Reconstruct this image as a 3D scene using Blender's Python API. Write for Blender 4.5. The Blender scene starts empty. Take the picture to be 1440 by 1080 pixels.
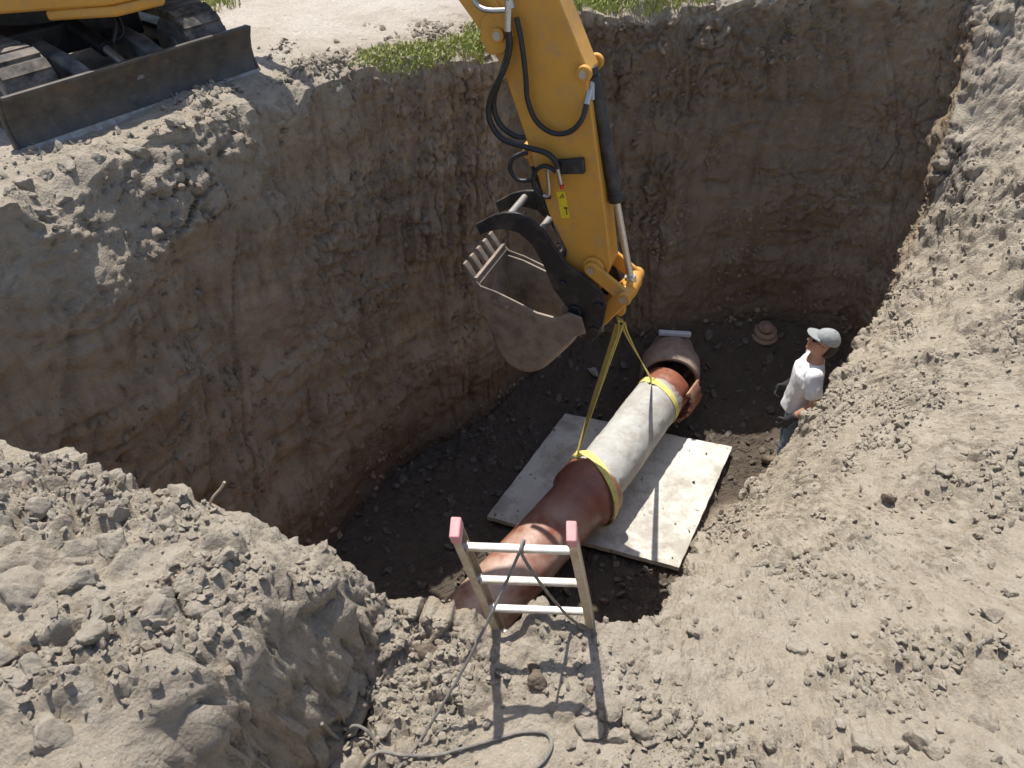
import bpy, math, random
import numpy as np
from mathutils import Vector, Matrix
from math import radians as R, sin, cos, pi

random.seed(7); rng = np.random.default_rng(11)
S = bpy.context.scene
COL = S.collection

# ------------------------------------------------------------------ camera, sky, sun, exposure
cam_d = bpy.data.cameras.new('camera'); cam = bpy.data.objects.new('camera', cam_d); COL.objects.link(cam)
cam.location = (0, 0, 2.6); cam.rotation_euler = (R(90-39.8), 0, 0)
cam_d.sensor_width = 36; cam_d.lens = 28.25; cam_d.clip_start = .05; cam_d.clip_end = 2000
S.camera = cam

SUN = Vector((-.18, .40, 1.0)).normalized()          # towards the sun
W = bpy.data.worlds.new('World'); S.world = W; W.use_nodes = True
wn = W.node_tree; bg = wn.nodes['Background']
sky = wn.nodes.new('ShaderNodeTexSky'); sky.sky_type = 'NISHITA'; sky.sun_disc = False
sky.sun_elevation = math.asin(SUN.z); sky.sun_rotation = math.atan2(SUN.x, SUN.y)
sky.air_density = 1.0; sky.dust_density = 1.5; sky.ozone_density = 1.0
wn.links.new(sky.outputs[0], bg.inputs[0]); bg.inputs[1].default_value = .13
sun_d = bpy.data.lights.new('sun', 'SUN'); sun_d.energy = 4.8; sun_d.angle = R(.53); sun_d.color = (1, .955, .88)
sun = bpy.data.objects.new('sun', sun_d); COL.objects.link(sun); sun.location = (-3, 6, 14)
sun.rotation_euler = SUN.to_track_quat('Z', 'Y').to_euler()
S.view_settings.view_transform = 'Standard'; S.view_settings.look = 'None'
S.view_settings.exposure = .40; S.view_settings.gamma = 1

# ------------------------------------------------------------------ numpy noise
def _h(ix, iy, iz, s):
    h = (ix.astype(np.uint32)*np.uint32(374761393) + iy.astype(np.uint32)*np.uint32(668265263)
         + iz.astype(np.uint32)*np.uint32(2147483647) + np.uint32((s*974634777) & 0xffffffff))
    h = (h ^ (h >> np.uint32(13)))*np.uint32(1274126177)
    h = (h ^ (h >> np.uint32(16)))*np.uint32(2246822519)
    return ((h ^ (h >> np.uint32(15))) & np.uint32(0xffffff)).astype(np.float32)/np.float32(0xffffff)

def vnoise(p, s=0):
    i = np.floor(p).astype(np.int64); f = (p-i).astype(np.float32); u = f*f*(3-2*f)
    i = i + 100000
    x, y, z = i[:, 0], i[:, 1], i[:, 2]
    r = 0
    for dx in (0, 1):
        wx = u[:, 0] if dx else 1-u[:, 0]
        for dy in (0, 1):
            wy = u[:, 1] if dy else 1-u[:, 1]
            for dz in (0, 1):
                wz = u[:, 2] if dz else 1-u[:, 2]
                r = r + wx*wy*wz*_h(x+dx, y+dy, z+dz, s)
    return r*2-1

def fbm(p, octv=4, s=0, gain=.5):
    a, r, t = 1., 0, 0
    for k in range(octv):
        r = r + a*vnoise(p*(2.03**k)+k*17.3, s+k); t += a; a *= gain
    return r/t

def worley(p, s=0):
    i = np.floor(p).astype(np.int64); f = (p-i).astype(np.float32); i = i+100000
    d = np.full(len(p), 9., np.float32)
    for dx in (-1, 0, 1):
        for dy in (-1, 0, 1):
            for dz in (-1, 0, 1):
                a, b, c = i[:, 0]+dx, i[:, 1]+dy, i[:, 2]+dz
                q = (dx+_h(a, b, c, s)-f[:, 0])**2+(dy+_h(a, b, c, s+1)-f[:, 1])**2+(dz+_h(a, b, c, s+2)-f[:, 2])**2
                d = np.minimum(d, q)
    return np.sqrt(d)

def blocks(p, s=0):
    """cellular rubble: every cell a block of its own height with a dropped joint round it"""
    i = np.floor(p).astype(np.int64); f = (p-i).astype(np.float32); i = i+100000
    d1 = np.full(len(p), 9., np.float32); d2 = d1.copy(); rr = np.zeros(len(p), np.float32)
    for dx in (-1, 0, 1):
        for dy in (-1, 0, 1):
            for dz in (-1, 0, 1):
                a, b, c = i[:, 0]+dx, i[:, 1]+dy, i[:, 2]+dz
                hx = _h(a, b, c, s)
                q = (dx+hx-f[:, 0])**2+(dy+_h(a, b, c, s+1)-f[:, 1])**2+(dz+_h(a, b, c, s+2)-f[:, 2])**2
                nw = q < d1; d2 = np.where(nw, d1, np.minimum(d2, q)); rr = np.where(nw, (hx*7.31) % 1, rr); d1 = np.where(nw, q, d1)
    e = np.clip((np.sqrt(d2)-np.sqrt(d1))/.28, 0, 1)
    return e*(2-e)*(.25+.75*rr)

# ------------------------------------------------------------------ object helpers
def mesh_np(name, V, Fq, smooth=True):
    me = bpy.data.meshes.new(name)
    Fq = np.asarray(Fq, np.int32); n = len(Fq); k = Fq.shape[1]
    me.vertices.add(len(V)); me.vertices.foreach_set('co', np.asarray(V, np.float32).ravel())
    me.loops.add(n*k); me.loops.foreach_set('vertex_index', Fq.ravel())
    me.polygons.add(n); me.polygons.foreach_set('loop_start', np.arange(0, n*k, k, dtype=np.int32))
    me.polygons.foreach_set('loop_total', np.full(n, k, np.int32))
    me.polygons.foreach_set('use_smooth', np.full(n, smooth, bool))
    me.update(calc_edges=True); me.validate()
    return me

def link(name, me, mat=None, parent=None):
    o = bpy.data.objects.new(name, me); COL.objects.link(o)
    if mat is not None:
        for m in (mat if isinstance(mat, (list, tuple)) else [mat]): me.materials.append(m)
    if parent is not None: attach(o, parent)
    return o

def attach(o, parent):
    o.parent = parent
    p = parent; M = Matrix.Identity(4)
    while p is not None:
        if p.type == 'EMPTY': M = Matrix.Translation(p.location) @ M
        p = p.parent
    o.matrix_parent_inverse = M.inverted() if parent.type == 'EMPTY' else Matrix.Identity(4)

def tag(o, label, cat, group=None):
    o['label'] = label; o['category'] = cat
    if group: o['group'] = group
    return o

def thing(name, loc, label, cat, group=None):
    o = bpy.data.objects.new(name, None); COL.objects.link(o); o.location = loc; o.empty_display_size = .2
    return tag(o, label, cat, group)

def frame_from(d):
    d = Vector(d).normalized(); up = Vector((0, 0, 1)) if abs(d.z) < .95 else Vector((1, 0, 0))
    x = up.cross(d).normalized(); return x, d.cross(x).normalized(), d

class MB:
    """collects shapes in world coordinates; build() links them as one mesh object"""
    def __init__(s): s.v = []; s.f = []
    def add(s, v, f):
        b = len(s.v); s.v += [tuple(p) for p in v]; s.f += [tuple(i+b for i in q) for q in f]; return s
    def box(s, c, size, M=None):
        hx, hy, hz = size[0]/2, size[1]/2, size[2]/2; c = Vector(c); M = M or Matrix.Identity(3)
        v = [c+M@Vector((sx*hx, sy*hy, sz*hz)) for sx in (-1, 1) for sy in (-1, 1) for sz in (-1, 1)]
        return s.add(v, [(0, 1, 3, 2), (4, 6, 7, 5), (0, 4, 5, 1), (2, 3, 7, 6), (0, 2, 6, 4), (1, 5, 7, 3)])
    def prism(s, poly, fn, w0, w1):
        n = len(poly); v = [fn(a, b, w0) for a, b in poly]+[fn(a, b, w1) for a, b in poly]
        return s.add(v, [tuple(range(n-1, -1, -1)), tuple(range(n, 2*n))]+[(i, (i+1) % n, n+(i+1) % n, n+i) for i in range(n)])
    def cyl(s, p0, p1, r, r1=None, n=16, caps=True):
        p0, p1 = Vector(p0), Vector(p1); x, y, _ = frame_from(p1-p0); r1 = r if r1 is None else r1
        v = [p0+(x*cos(2*pi*i/n)+y*sin(2*pi*i/n))*r for i in range(n)]+[p1+(x*cos(2*pi*i/n)+y*sin(2*pi*i/n))*r1 for i in range(n)]
        f = [(i, (i+1) % n, n+(i+1) % n, n+i) for i in range(n)]
        if caps: f += [tuple(range(n-1, -1, -1)), tuple(range(n, 2*n))]
        return s.add(v, f)
    def lathe(s, p0, d, prof, n=48, close=False):
        p0 = Vector(p0); x, y, d = frame_from(d); v = []; f = []
        for t, r in prof: v += [p0+d*t+(x*cos(2*pi*i/n)+y*sin(2*pi*i/n))*r for i in range(n)]
        for k in range(len(prof)-1): f += [(k*n+i, k*n+(i+1) % n, (k+1)*n+(i+1) % n, (k+1)*n+i) for i in range(n)]
        return s.add(v, f)
    def tube(s, path, r, n=10, sub=6):
        P = spline(path, sub); x = None; v = []; f = []
        for k, p in enumerate(P):
            d = (P[min(k+1, len(P)-1)]-P[max(k-1, 0)]).normalized()
            if x is None: x, y, _ = frame_from(d)
            else:
                x = (x-d*x.dot(d)).normalized(); y = d.cross(x)
            v += [p+(x*cos(2*pi*i/n)+y*sin(2*pi*i/n))*r for i in range(n)]
        m = len(P)
        for k in range(m-1): f += [(k*n+i, k*n+(i+1) % n, (k+1)*n+(i+1) % n, (k+1)*n+i) for i in range(n)]
        f += [tuple(range(n-1, -1, -1)), tuple(range((m-1)*n, m*n))]
        return s.add(v, f)
    def ribbon(s, path, w, t, sub=8, side=None, twist=None):
        """flat strap of width w and thickness t along a path; side(k, d, u) gives its width direction (u = 0..1 along it)"""
        P = spline(path, sub); v = []; f = []; m = len(P)
        for k, p in enumerate(P):
            d = (P[min(k+1, m-1)]-P[max(k-1, 0)]).normalized()
            sd = Vector(side(k, d, k/(m-1))) if side else Vector((1, 0, 0)); sd = (sd-d*sd.dot(d)).normalized(); nn = d.cross(sd)
            v += [p+sd*w/2+nn*t/2, p-sd*w/2+nn*t/2, p-sd*w/2-nn*t/2, p+sd*w/2-nn*t/2]
        for k in range(m-1): f += [(4*k+i, 4*k+(i+1) % 4, 4*k+4+(i+1) % 4, 4*k+4+i) for i in range(4)]
        f += [(3, 2, 1, 0), tuple(range(4*m-4, 4*m))]
        return s.add(v, f)
    def build(s, name, mat, parent=None, smooth=True, bevel=0, seg=2, autos=True):
        me = bpy.data.meshes.new(name); me.from_pydata([tuple(p) for p in s.v], [], s.f); me.update()
        import bmesh
        bm = bmesh.new(); bm.from_mesh(me); bmesh.ops.recalc_face_normals(bm, faces=bm.faces); bm.to_mesh(me); bm.free()
        me.polygons.foreach_set('use_smooth', [smooth]*len(me.polygons))
        if smooth: me.set_sharp_from_angle(angle=R(38))
        o = link(name, me, mat, parent)
        if bevel:
            b = o.modifiers.new('bevel', 'BEVEL'); b.width = bevel; b.segments = seg; b.limit_method = 'ANGLE'; b.angle_limit = R(40); b.harden_normals = False
        return o

def spline(path, sub):
    P = [Vector(p) for p in path]
    if sub <= 1 or len(P) < 3: return P
    out = []
    for i in range(len(P)-1):
        a = P[max(i-1, 0)]; b = P[i]; c = P[i+1]; d = P[min(i+2, len(P)-1)]
        for k in range(sub):
            t = k/sub
            out.append(.5*((2*b)+(c-a)*t+(2*a-5*b+4*c-d)*t*t+(3*b-a-3*c+d)*t**3))
    return out+[P[-1]]

# ------------------------------------------------------------------ materials
MATS = {}
def nodes(name):
    m = bpy.data.materials.new(name); m.use_nodes = True; nt = m.node_tree
    return m, nt, nt.nodes['Principled BSDF']
def N(nt, kind, **kw):
    n = nt.nodes.new(kind)
    for k, v in kw.items():
        if k.startswith('i_'): n.inputs[k[2:]].default_value = v
        else: setattr(n, k, v)
    return n
def noise(nt, vec, scale, detail=4, rough=.55):
    n = N(nt, 'ShaderNodeTexNoise'); n.inputs['Scale'].default_value = scale; n.inputs['Detail'].default_value = detail; n.inputs['Roughness'].default_value = rough
    nt.links.new(vec, n.inputs['Vector']); return n.outputs['Fac']
def ramp(nt, fac, stops):
    r = N(nt, 'ShaderNodeValToRGB'); e = r.color_ramp.elements
    while len(e) < len(stops): e.new(.5)
    for el, (p, c) in zip(e, stops): el.position = p; el.color = c if len(c) == 4 else (*c, 1)
    nt.links.new(fac, r.inputs[0]); return r.outputs[0]
def mix(nt, fac, a, b, mode='MIX'):
    m = N(nt, 'ShaderNodeMix', data_type='RGBA', blend_type=mode)
    for sock, v in ((m.inputs['Factor'], fac), (m.inputs['A'], a), (m.inputs['B'], b)):
        pass
    ins = [m.inputs[0], m.inputs[6], m.inputs[7]]
    for sck, v in zip(ins, (fac, a, b)):
        if hasattr(v, 'is_output'): nt.links.new(v, sck)
        elif isinstance(v, (int, float)): sck.default_value = v
        else: sck.default_value = (*v, 1) if len(v) == 3 else v
    return m.outputs[2]
def bump(nt, bsdf, h, strength=.5, dist=.01, prev=None):
    b = N(nt, 'ShaderNodeBump'); b.inputs['Strength'].default_value = strength; b.inputs['Distance'].default_value = dist
    nt.links.new(h, b.inputs['Height'])
    if prev is not None: nt.links.new(prev, b.inputs['Normal'])
    nt.links.new(b.outputs[0], bsdf.inputs['Normal']); return b.outputs[0]
def objco(nt): return N(nt, 'ShaderNodeTexCoord').outputs['Object']
def geopos(nt): return N(nt, 'ShaderNodeNewGeometry').outputs['Position']

def simple(name, col, rough=.6, metal=0, dirt=None, dirt_amt=.5, scale=6, spec=.5, bstr=.15, bdist=.004, coat=0):
    """painted or moulded surface with patchy dust and fine relief"""
    if name in MATS: return MATS[name]
    m, nt, b = nodes(name); p = geopos(nt)
    f = noise(nt, p, scale, 6, .65)
    c = mix(nt, ramp(nt, noise(nt, p, scale*3.1, 5), [(.35, (.0,)*3), (.75, (1,)*3)]), col, [x*.78 for x in col])
    if dirt is not None:
        lo = .62-.3*dirt_amt
        c = mix(nt, ramp(nt, f, [(lo, (0, 0, 0)), (lo+.22, (dirt_amt,)*3)]), c, dirt)
    nt.links.new(c, b.inputs['Base Color'])
    rr = ramp(nt, f, [(.3, (max(rough-.08, .05),)*3), (.7, (min(rough+.15, 1),)*3)]); nt.links.new(rr, b.inputs['Roughness'])
    b.inputs['Metallic'].default_value = metal; b.inputs['Specular IOR Level'].default_value = spec
    if coat: b.inputs['Coat Weight'].default_value = coat
    if bstr: bump(nt, b, noise(nt, p, scale*14, 5), bstr, bdist)
    MATS[name] = m; return m

def soil_material():
    m, nt, b = nodes('soil'); p = geopos(nt)
    at = N(nt, 'ShaderNodeAttribute', attribute_name='zone'); sep = N(nt, 'ShaderNodeSeparateColor'); nt.links.new(at.outputs['Color'], sep.inputs[0])
    dry, grav, red = sep.outputs[0], sep.outputs[1], sep.outputs[2]
    n1 = noise(nt, p, 1.3, 5, .6); n2 = noise(nt, p, 7, 6, .65); n3 = noise(nt, p, 38, 5, .7)
    mp = N(nt, 'ShaderNodeMapping'); mp.inputs['Scale'].default_value = (7, 7, .7); nt.links.new(p, mp.inputs[0])
    n4 = noise(nt, mp.outputs[0], 1.0, 5, .6)
    mp2 = N(nt, 'ShaderNodeMapping'); mp2.inputs['Scale'].default_value = (.5, .5, 3.2); nt.links.new(p, mp2.inputs[0])
    n5 = noise(nt, mp2.outputs[0], 1.0, 5, .6)
    clay = mix(nt, ramp(nt, n5, [(.34, (0,)*3), (.66, (1,)*3)]), (.31, .226, .148), (.435, .347, .248))
    clay = mix(nt, ramp(nt, n4, [(.47, (0,)*3), (.68, (.6,)*3)]), clay, (.185, .14, .10))
    clay = mix(nt, ramp(nt, n2, [(.50, (0,)*3), (.72, (.6,)*3)]), clay, (.44, .375, .295))
    clay = mix(nt, red, clay, mix(nt, n2, (.12, .07, .048), (.225, .14, .095)))
    dr = mix(nt, ramp(nt, n2, [(.3, (0,)*3), (.7, (1,)*3)]), (.31, .258, .196), (.455, .398, .318))
    dr = mix(nt, ramp(nt, n1, [(.4, (0,)*3), (.7, (.55,)*3)]), dr, (.39, .328, .250))
    dr = mix(nt, ramp(nt, n3, [(.45, (0,)*3), (.8, (.6,)*3)]), dr, (.47, .425, .36))
    gr = mix(nt, ramp(nt, n3, [(.3, (0,)*3), (.7, (1,)*3)]), (.40, .35, .29), (.60, .555, .49))
    gr = mix(nt, ramp(nt, n1, [(.42, (0,)*3), (.62, (.6,)*3)]), gr, mix(nt, n2, (.30, .245, .185), (.46, .40, .33)))
    clay = mix(nt, at.outputs['Alpha'], clay, mix(nt, n2, (.075, .058, .045), (.155, .125, .098)))  # alpha darkens clay: damp soil at the bottom, painted shade on the back wall
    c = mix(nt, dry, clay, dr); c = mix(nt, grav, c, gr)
    nt.links.new(c, b.inputs['Base Color']); b.inputs['Roughness'].default_value = .95; b.inputs['Specular IOR Level'].default_value = .15
    v = N(nt, 'ShaderNodeTexVoronoi'); v.inputs['Scale'].default_value = 55; nt.links.new(p, v.inputs['Vector'])
    pr = bump(nt, b, v.outputs['Distance'], .7, .011)
    pr = bump(nt, b, noise(nt, p, 26, 8, .75), .8, .022, pr)
    pr = bump(nt, b, noise(nt, p, 9, 8, .72), .55, .05, pr)
    pr = bump(nt, b, noise(nt, p, 110, 6, .7), .8, .007, pr)
    return m
SOIL = soil_material()

def clod_material(name, a, c2):
    m, nt, b = nodes(name); p = geopos(nt)
    n2 = noise(nt, p, 14, 6, .65); n3 = noise(nt, p, 70, 5, .7)
    c = mix(nt, ramp(nt, n2, [(.3, (0,)*3), (.7, (1,)*3)]), a, c2); c = mix(nt, ramp(nt, n3, [(.5, (0,)*3), (.8, (.5,)*3)]), c, [min(x*1.25, 1) for x in c2])
    nt.links.new(c, b.inputs['Base Color']); b.inputs['Roughness'].default_value = .95; b.inputs['Specular IOR Level'].default_value = .15
    pr = bump(nt, b, noise(nt, p, 40, 8, .75), .9, .02); bump(nt, b, noise(nt, p, 150, 6, .7), .7, .006, pr); return m
CLOD_DRY = clod_material('dry_clod', (.29, .245, .19), (.44, .388, .315))
CLOD_DAMP = clod_material('damp_clod', (.12, .09, .066), (.24, .19, .145))
CLOD_WALL = clod_material('wall_crumb', (.20, .15, .105), (.37, .305, .235))
CLOD_FLOOR = clod_material('floor_rubble', (.10, .082, .066), (.22, .19, .16))

YEL = simple('machine_yellow', (.62, .31, .045), .42, 0, (.32, .22, .12), .5, 5, bstr=.06)
def worn_paint():
    m, nt, b = nodes('worn_machine_yellow'); p = geopos(nt)
    n1 = noise(nt, p, 2.6, 6, .6); n2 = noise(nt, p, 28, 4, .6); n3 = noise(nt, p, 8, 7, .75)
    mp = N(nt, 'ShaderNodeMapping'); mp.inputs['Scale'].default_value = (60, 60, 5); mp.inputs['Rotation'].default_value = (.2, .5, 0); nt.links.new(p, mp.inputs[0]); sc = noise(nt, mp.outputs[0], 1.0, 3, .6)
    c = mix(nt, ramp(nt, n1, [(.35, (0,)*3), (.7, (1,)*3)]), (.64, .315, .045), (.54, .265, .045))
    c = mix(nt, ramp(nt, n3, [(.50, (0,)*3), (.70, (.55,)*3)]), c, (.36, .25, .14))
    c = mix(nt, ramp(nt, sc, [(.70, (0,)*3), (.76, (.5,)*3)]), c, (.30, .20, .10))
    c = mix(nt, ramp(nt, n2, [(.70, (0,)*3), (.735, (.85,)*3)]), c, (.07, .05, .03))
    nt.links.new(c, b.inputs['Base Color'])
    nt.links.new(ramp(nt, n3, [(.35, (.33,)*3), (.65, (.7,)*3)]), b.inputs['Roughness'])
    pr = bump(nt, b, n3, .12, .006); bump(nt, b, noise(nt, p, 3.5, 3), .25, .03, pr)
    return m
YEL = worn_paint()
BLK = simple('black_paint', (.018, .018, .02), .45, 0, (.16, .13, .10), .45, 6)
RUB = simple('rubber', (.03, .029, .028), .75, 0, (.24, .20, .16), .8, 7, bstr=.4)
HOSE = simple('hose_rubber', (.022, .022, .024), .5, 0, (.14, .12, .10), .3, 9)
STEEL = simple('zinc_fitting', (.55, .55, .53), .35, .9, (.25, .21, .16), .3, 30)
CHROME = simple('chrome_rod', (.62, .60, .57), .28, .8, (.35, .28, .2), .3, 20)
BUCKET = simple('worn_bucket_steel', (.17, .14, .112), .55, .2, (.33, .27, .21), .9, 5, bstr=.4)
BLADE = simple('worn_blade_steel', (.040, .037, .035), .5, .3, (.14, .105, .078), .7, 3.5, bstr=.3)
def blade_material():
    m, nt, b = nodes('rust_streaked_steel'); p = geopos(nt)
    mp = N(nt, 'ShaderNodeMapping'); mp.inputs['Rotation'].default_value = (0, 0, -.9273); mp.inputs['Scale'].default_value = (.8, 9, 14); nt.links.new(p, mp.inputs[0])
    st = noise(nt, mp.outputs[0], 1.0, 5, .65); n1 = noise(nt, p, 6, 7, .7)
    c = mix(nt, ramp(nt, n1, [(.35, (0,)*3), (.7, (1,)*3)]), (.05, .046, .042), (.115, .10, .085))
    c = mix(nt, ramp(nt, st, [(.54, (0,)*3), (.72, (.6,)*3)]), c, (.16, .10, .058))
    c = mix(nt, ramp(nt, st, [(.30, (.7,)*3), (.42, (0,)*3)]), c, (.15, .135, .12))
    nt.links.new(c, b.inputs['Base Color']); b.inputs['Roughness'].default_value = .55; b.inputs['Metallic'].default_value = .25
    bump(nt, b, n1, .25, .006); return m
BLADE = blade_material()
BRIGHT = simple('scoured_steel', (.42, .40, .38), .45, .5, (.25, .21, .17), .8, 18, bstr=.4)
GREYP = simple('dusty_grey_paint', (.10, .105, .11), .5, 0, (.36, .33, .29), .75, 6)
GLASS = simple('cab_glass', (.02, .025, .028), .08, 0, None, 0, 4, bstr=0)
ALU = simple('aluminium', (.66, .65, .62), .42, .75, (.42, .36, .28), .75, 9, bstr=.2)
RAIL = simple('dusty_rail', (.56, .49, .39), .5, .45, (.40, .31, .21), .8, 9, bstr=.25)
PINK = simple('pink_plastic', (.60, .26, .26), .6, 0, (.5, .42, .36), .4, 12)
STRAP = simple('yellow_webbing', (.76, .66, .20), .8, 0, (.40, .32, .17), .5, 12, bstr=.5)
ROPE = simple('rope', (.17, .16, .145), .9, 0, (.30, .27, .225), .7, 22, bstr=.6)

# ------------------------------------------------------------------ the ground and the pit
O = np.array([.9, 5.6])
RIM = [(-.46, 2.30, -.62), (-.10, 2.22, -.70), (.25, 2.20, -.72), (.56, 2.22, -.75), (1.0, 2.9, -1.3), (1.27, 3.5, -1.95), (1.6, 4.2, -2.55), (1.85, 4.7, -2.95),
       (2.2, 4.95, -2.6), (2.52, 5.12, -2.2), (2.78, 5.35, -2.03), (3.1, 5.75, -1.92), (3.42, 6.2, -1.95), (3.75, 6.65, -1.85), (4.05, 7.0, -1.5), (4.26, 7.42, -.78), (4.38, 7.8, -.12), (4.5, 8.06, .36),
       (4.35, 8.42, .62), (3.3, 8.40, .56), (2.0, 8.3, .46), (.65, 8.2, .42), (.25, 7.72, .42), (-.18, 6.94, .40), (-.68, 6.74, .42), (-1.14, 6.57, .42),
       (-1.59, 6.04, .42), (-2.04, 5.5, .42), (-2.54, 5.02, .42), (-2.85, 4.28, .42), (-3.3, 3.5, .38), (-3.6, 2.9, .3), (-3.2, 2.62, .1), (-2.39, 2.71, 0), (-1.35, 2.42, -.15), (-.72, 2.28, -.42)]
BASE = [(.3, 7.5, -3.45), (1.0, 7.85, -3.2), (1.75, 7.66, -3.1), (2.4, 8.0, -3.1), (3.3, 8.08, -3.1), (4.0, 7.6, -3.2), (3.45, 6.62, -3.66), (3.0, 5.85, -3.68), (2.4, 5.55, -3.67), (2.0, 5.2, -3.68), (1.78, 4.85, -3.7), (1.6, 4.3, -3.7),
        (1.3, 3.3, -3.7), (.7, 2.5, -3.7), (0, 2.42, -3.7), (-.6, 2.5, -3.7), (-1.6, 3.1, -3.7), (-2.5, 3.4, -3.7), (-2.15, 4.2, -3.7), (-1.75, 5.05, -3.7), (-1.45, 5.75, -3.7), (-1.2, 6.15, -3.7), (-.6, 6.65, -3.7), (-.22, 7.0, -3.65)]
def polar(pts, sm):
    p = np.array(pts); a = np.arctan2(p[:, 1]-O[1], p[:, 0]-O[0]) % (2*pi); r = np.hypot(p[:, 0]-O[0], p[:, 1]-O[1])
    k = np.argsort(a); a, r, z = a[k], r[k], p[k, 2]
    g = np.linspace(0, 2*pi, 3600, endpoint=False)
    rr, zz = np.interp(g, a, r, period=2*pi), np.interp(g, a, z, period=2*pi)
    w = np.exp(-.5*(np.arange(-40, 41)/sm)**2); w /= w.sum()
    f = lambda q: np.convolve(np.concatenate([q[-40:], q, q[:40]]), w, 'valid')
    return g, f(rr), f(zz)
gA, rimR, rimZ = polar(RIM, 9)
_gp = np.stack([np.cos(gA)*4, np.sin(gA)*4, np.zeros_like(gA)], 1).astype(np.float32)
rimR = rimR+.07*fbm(_gp*2.2, 4, 900); rimZ = rimZ+.05*fbm(_gp*2.6, 3, 910); _, basR, basZ = polar(BASE, 16)
# outer surface control points
CTL = RIM+[(-3.5, 6.5, .42), (-5, 8, .42), (-2.5, 8.5, .42), (-4.5, 5, .42), (-6, 3, .4), (-8, 8, .42), (-3, 12, .42), (0, 12, .5), (.5, 9.2, .5), (3, 9.4, .58), (5.2, 9.2, .62), (6, 12, .5), (-1, 8.9, .42),
       (-1.3, 6.8, .42), (-1.9, 6.15, .42), (-2.8, 5.2, .42), (-3.4, 3.6, .34), (-.3, 7.4, .42),
       (-.80, 2.05, -.33), (-.93, 1.88, -.20), (-1.01, 1.65, -.13), (-1.09, 1.4, -.08), (-1.15, 1.1, -.05), (-1.25, 1.75, -.05), (-1.33, 1.41, .0), (-1.64, 1.19, 0), (-1.9, 1.9, .06), (-2.3, 2.2, .05), (-2.4, 1.2, .1), (-1.5, 2.0, -.02), (-.66, 2.2, -.5),
       (-.70, 1.98, -.86), (-.81, 1.79, -.92), (-.89, 1.6, -.94), (-.96, 1.38, -.94), (-1.03, 1.08, -.9), (-.6, 1.6, -.9), (-.5, 2.15, -.72), (-.5, 1.9, -.84), (-.36, 1.56, -.83), (0, 1.7, -.80), (.3, 1.95, -.77),
       (.5, 1.6, -.80), (1.0, 1.5, -.74), (.2, 1.3, -.78), (-.3, 1.2, -.80), (1.0, 2.1, -.85), (1.3, 2.6, -1.0), (.8, 2.4, -.88),
       (1.9, 1.38, -.45), (1.75, 2.44, -.88), (2.4, 1.2, -.25), (3.0, 3.3, -.95), (3.8, 4.56, -1.0), (4.2, 5.6, -.75), (4.5, 6.7, -.6), (5.0, 7.5, .15), (5.1, 8.1, .6), (4.8, 7.9, .3), (3.3, 5.2, -1.45), (2.5, 4.3, -1.65),
       (1.9, 3.4, -1.5), (2.5, 4.8, -1.98), (3.9, 6.3, -1.5), (3.6, 5.7, -1.5), (4.65, 7.2, -.42), (5.2, 6, .2), (5.0, 3.0, 0), (3.6, 2.0, -.2), (8, 5, .2), (6, 0, .2),
       (0, .7, -.3), (0, 0, .6), (0, -1.2, .9), (1.2, .5, -.2), (-1, .4, -.3), (0, -3, .8), (-4, 0, .3), (-3, 1.5, .15), (-3.9, 2.6, .35), (3, -1, .4)]
ctl = np.array(CTL, float)
def _phi(d): return d
_D = np.hypot(ctl[:, None, 0]-ctl[None, :, 0], ctl[:, None, 1]-ctl[None, :, 1])
_M = np.zeros((len(ctl)+1,)*2); _M[:-1, :-1] = _phi(_D); _M[-1, :-1] = 1; _M[:-1, -1] = 1
_w = np.linalg.lstsq(_M, np.append(ctl[:, 2], 0), rcond=None)[0]
def outer(x, y):
    sh = x.shape; x = x.ravel(); y = y.ravel(); z = np.full(x.shape, _w[-1])
    for (cx, cy, _), w in zip(ctl, _w[:-1]): z = z + w*np.hypot(x-cx, y-cy)
    far = np.clip((np.hypot(x, y-4)-12)/15, 0, 1); z = z*(1-far)+.42*far
    return z.reshape(sh)

def angles():
    g = np.linspace(0, 2*pi, 20000); dg = np.degrees(g)
    d = np.where((dg > 203) & (dg < 352), 2.3, 1.55); d = np.where((dg > 12) & (dg < 42), 2.9, d); d = np.convolve(np.pad(d, 200, mode='wrap'), np.ones(401)/401, 'valid')
    c = np.concatenate([[0], np.cumsum(d)[:-1]]); c = c/(c[-1]+d[-1])
    return np.interp(np.linspace(0, 1, 1560, endpoint=False), c, g)
ang = angles(); NC = len(ang); ca, sa = np.cos(ang), np.sin(ang)
rR, rZ, bR, bZ = (np.interp(ang, gA, q, period=2*pi) for q in (rimR, rimZ, basR, basZ))
rows = []; meta = []
for t in np.linspace(.03, 1, 84):                       # floor
    lift = np.clip((t-.55)/.45, 0, 1)**2
    rows.append((O[0]+ca*bR*t, O[1]+sa*bR*t, -3.7+(bZ+3.7)*lift)); meta.append((0, t))
for w in np.linspace(0, 1, 201)[1:]:                    # wall
    slump = np.exp(-((np.degrees(ang)-193)/15)**4)          # upper wall slumped back on the left
    r = bR+(rR-.40*slump-bR)*np.minimum(w/(1-.18*slump), 1) + .40*slump*np.clip((w-.82)/.18, 0, 1) + .10*np.sin(pi*w)*np.clip(rR-bR, 0, .6)
    rows.append((O[0]+ca*r, O[1]+sa*r, bZ+(rZ-bZ)*w)); meta.append((1, w))
ds = []; d, st = 0, .012
while d < 34: d += st; st *= 1.0115; ds.append(d)
while d < 900: st *= 1.5; d += st; ds.append(d)
off0 = rZ-outer(O[0]+ca*rR, O[1]+sa*rR)
for d in ds:
    x, y = O[0]+ca*(rR+d), O[1]+sa*(rR+d)
    rows.append((x, y, outer(x, y)+off0*math.exp(-d/.25))); meta.append((2, d))
G = np.stack([np.stack(r, -1) for r in rows], 0)        # rows, cols, 3
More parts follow.
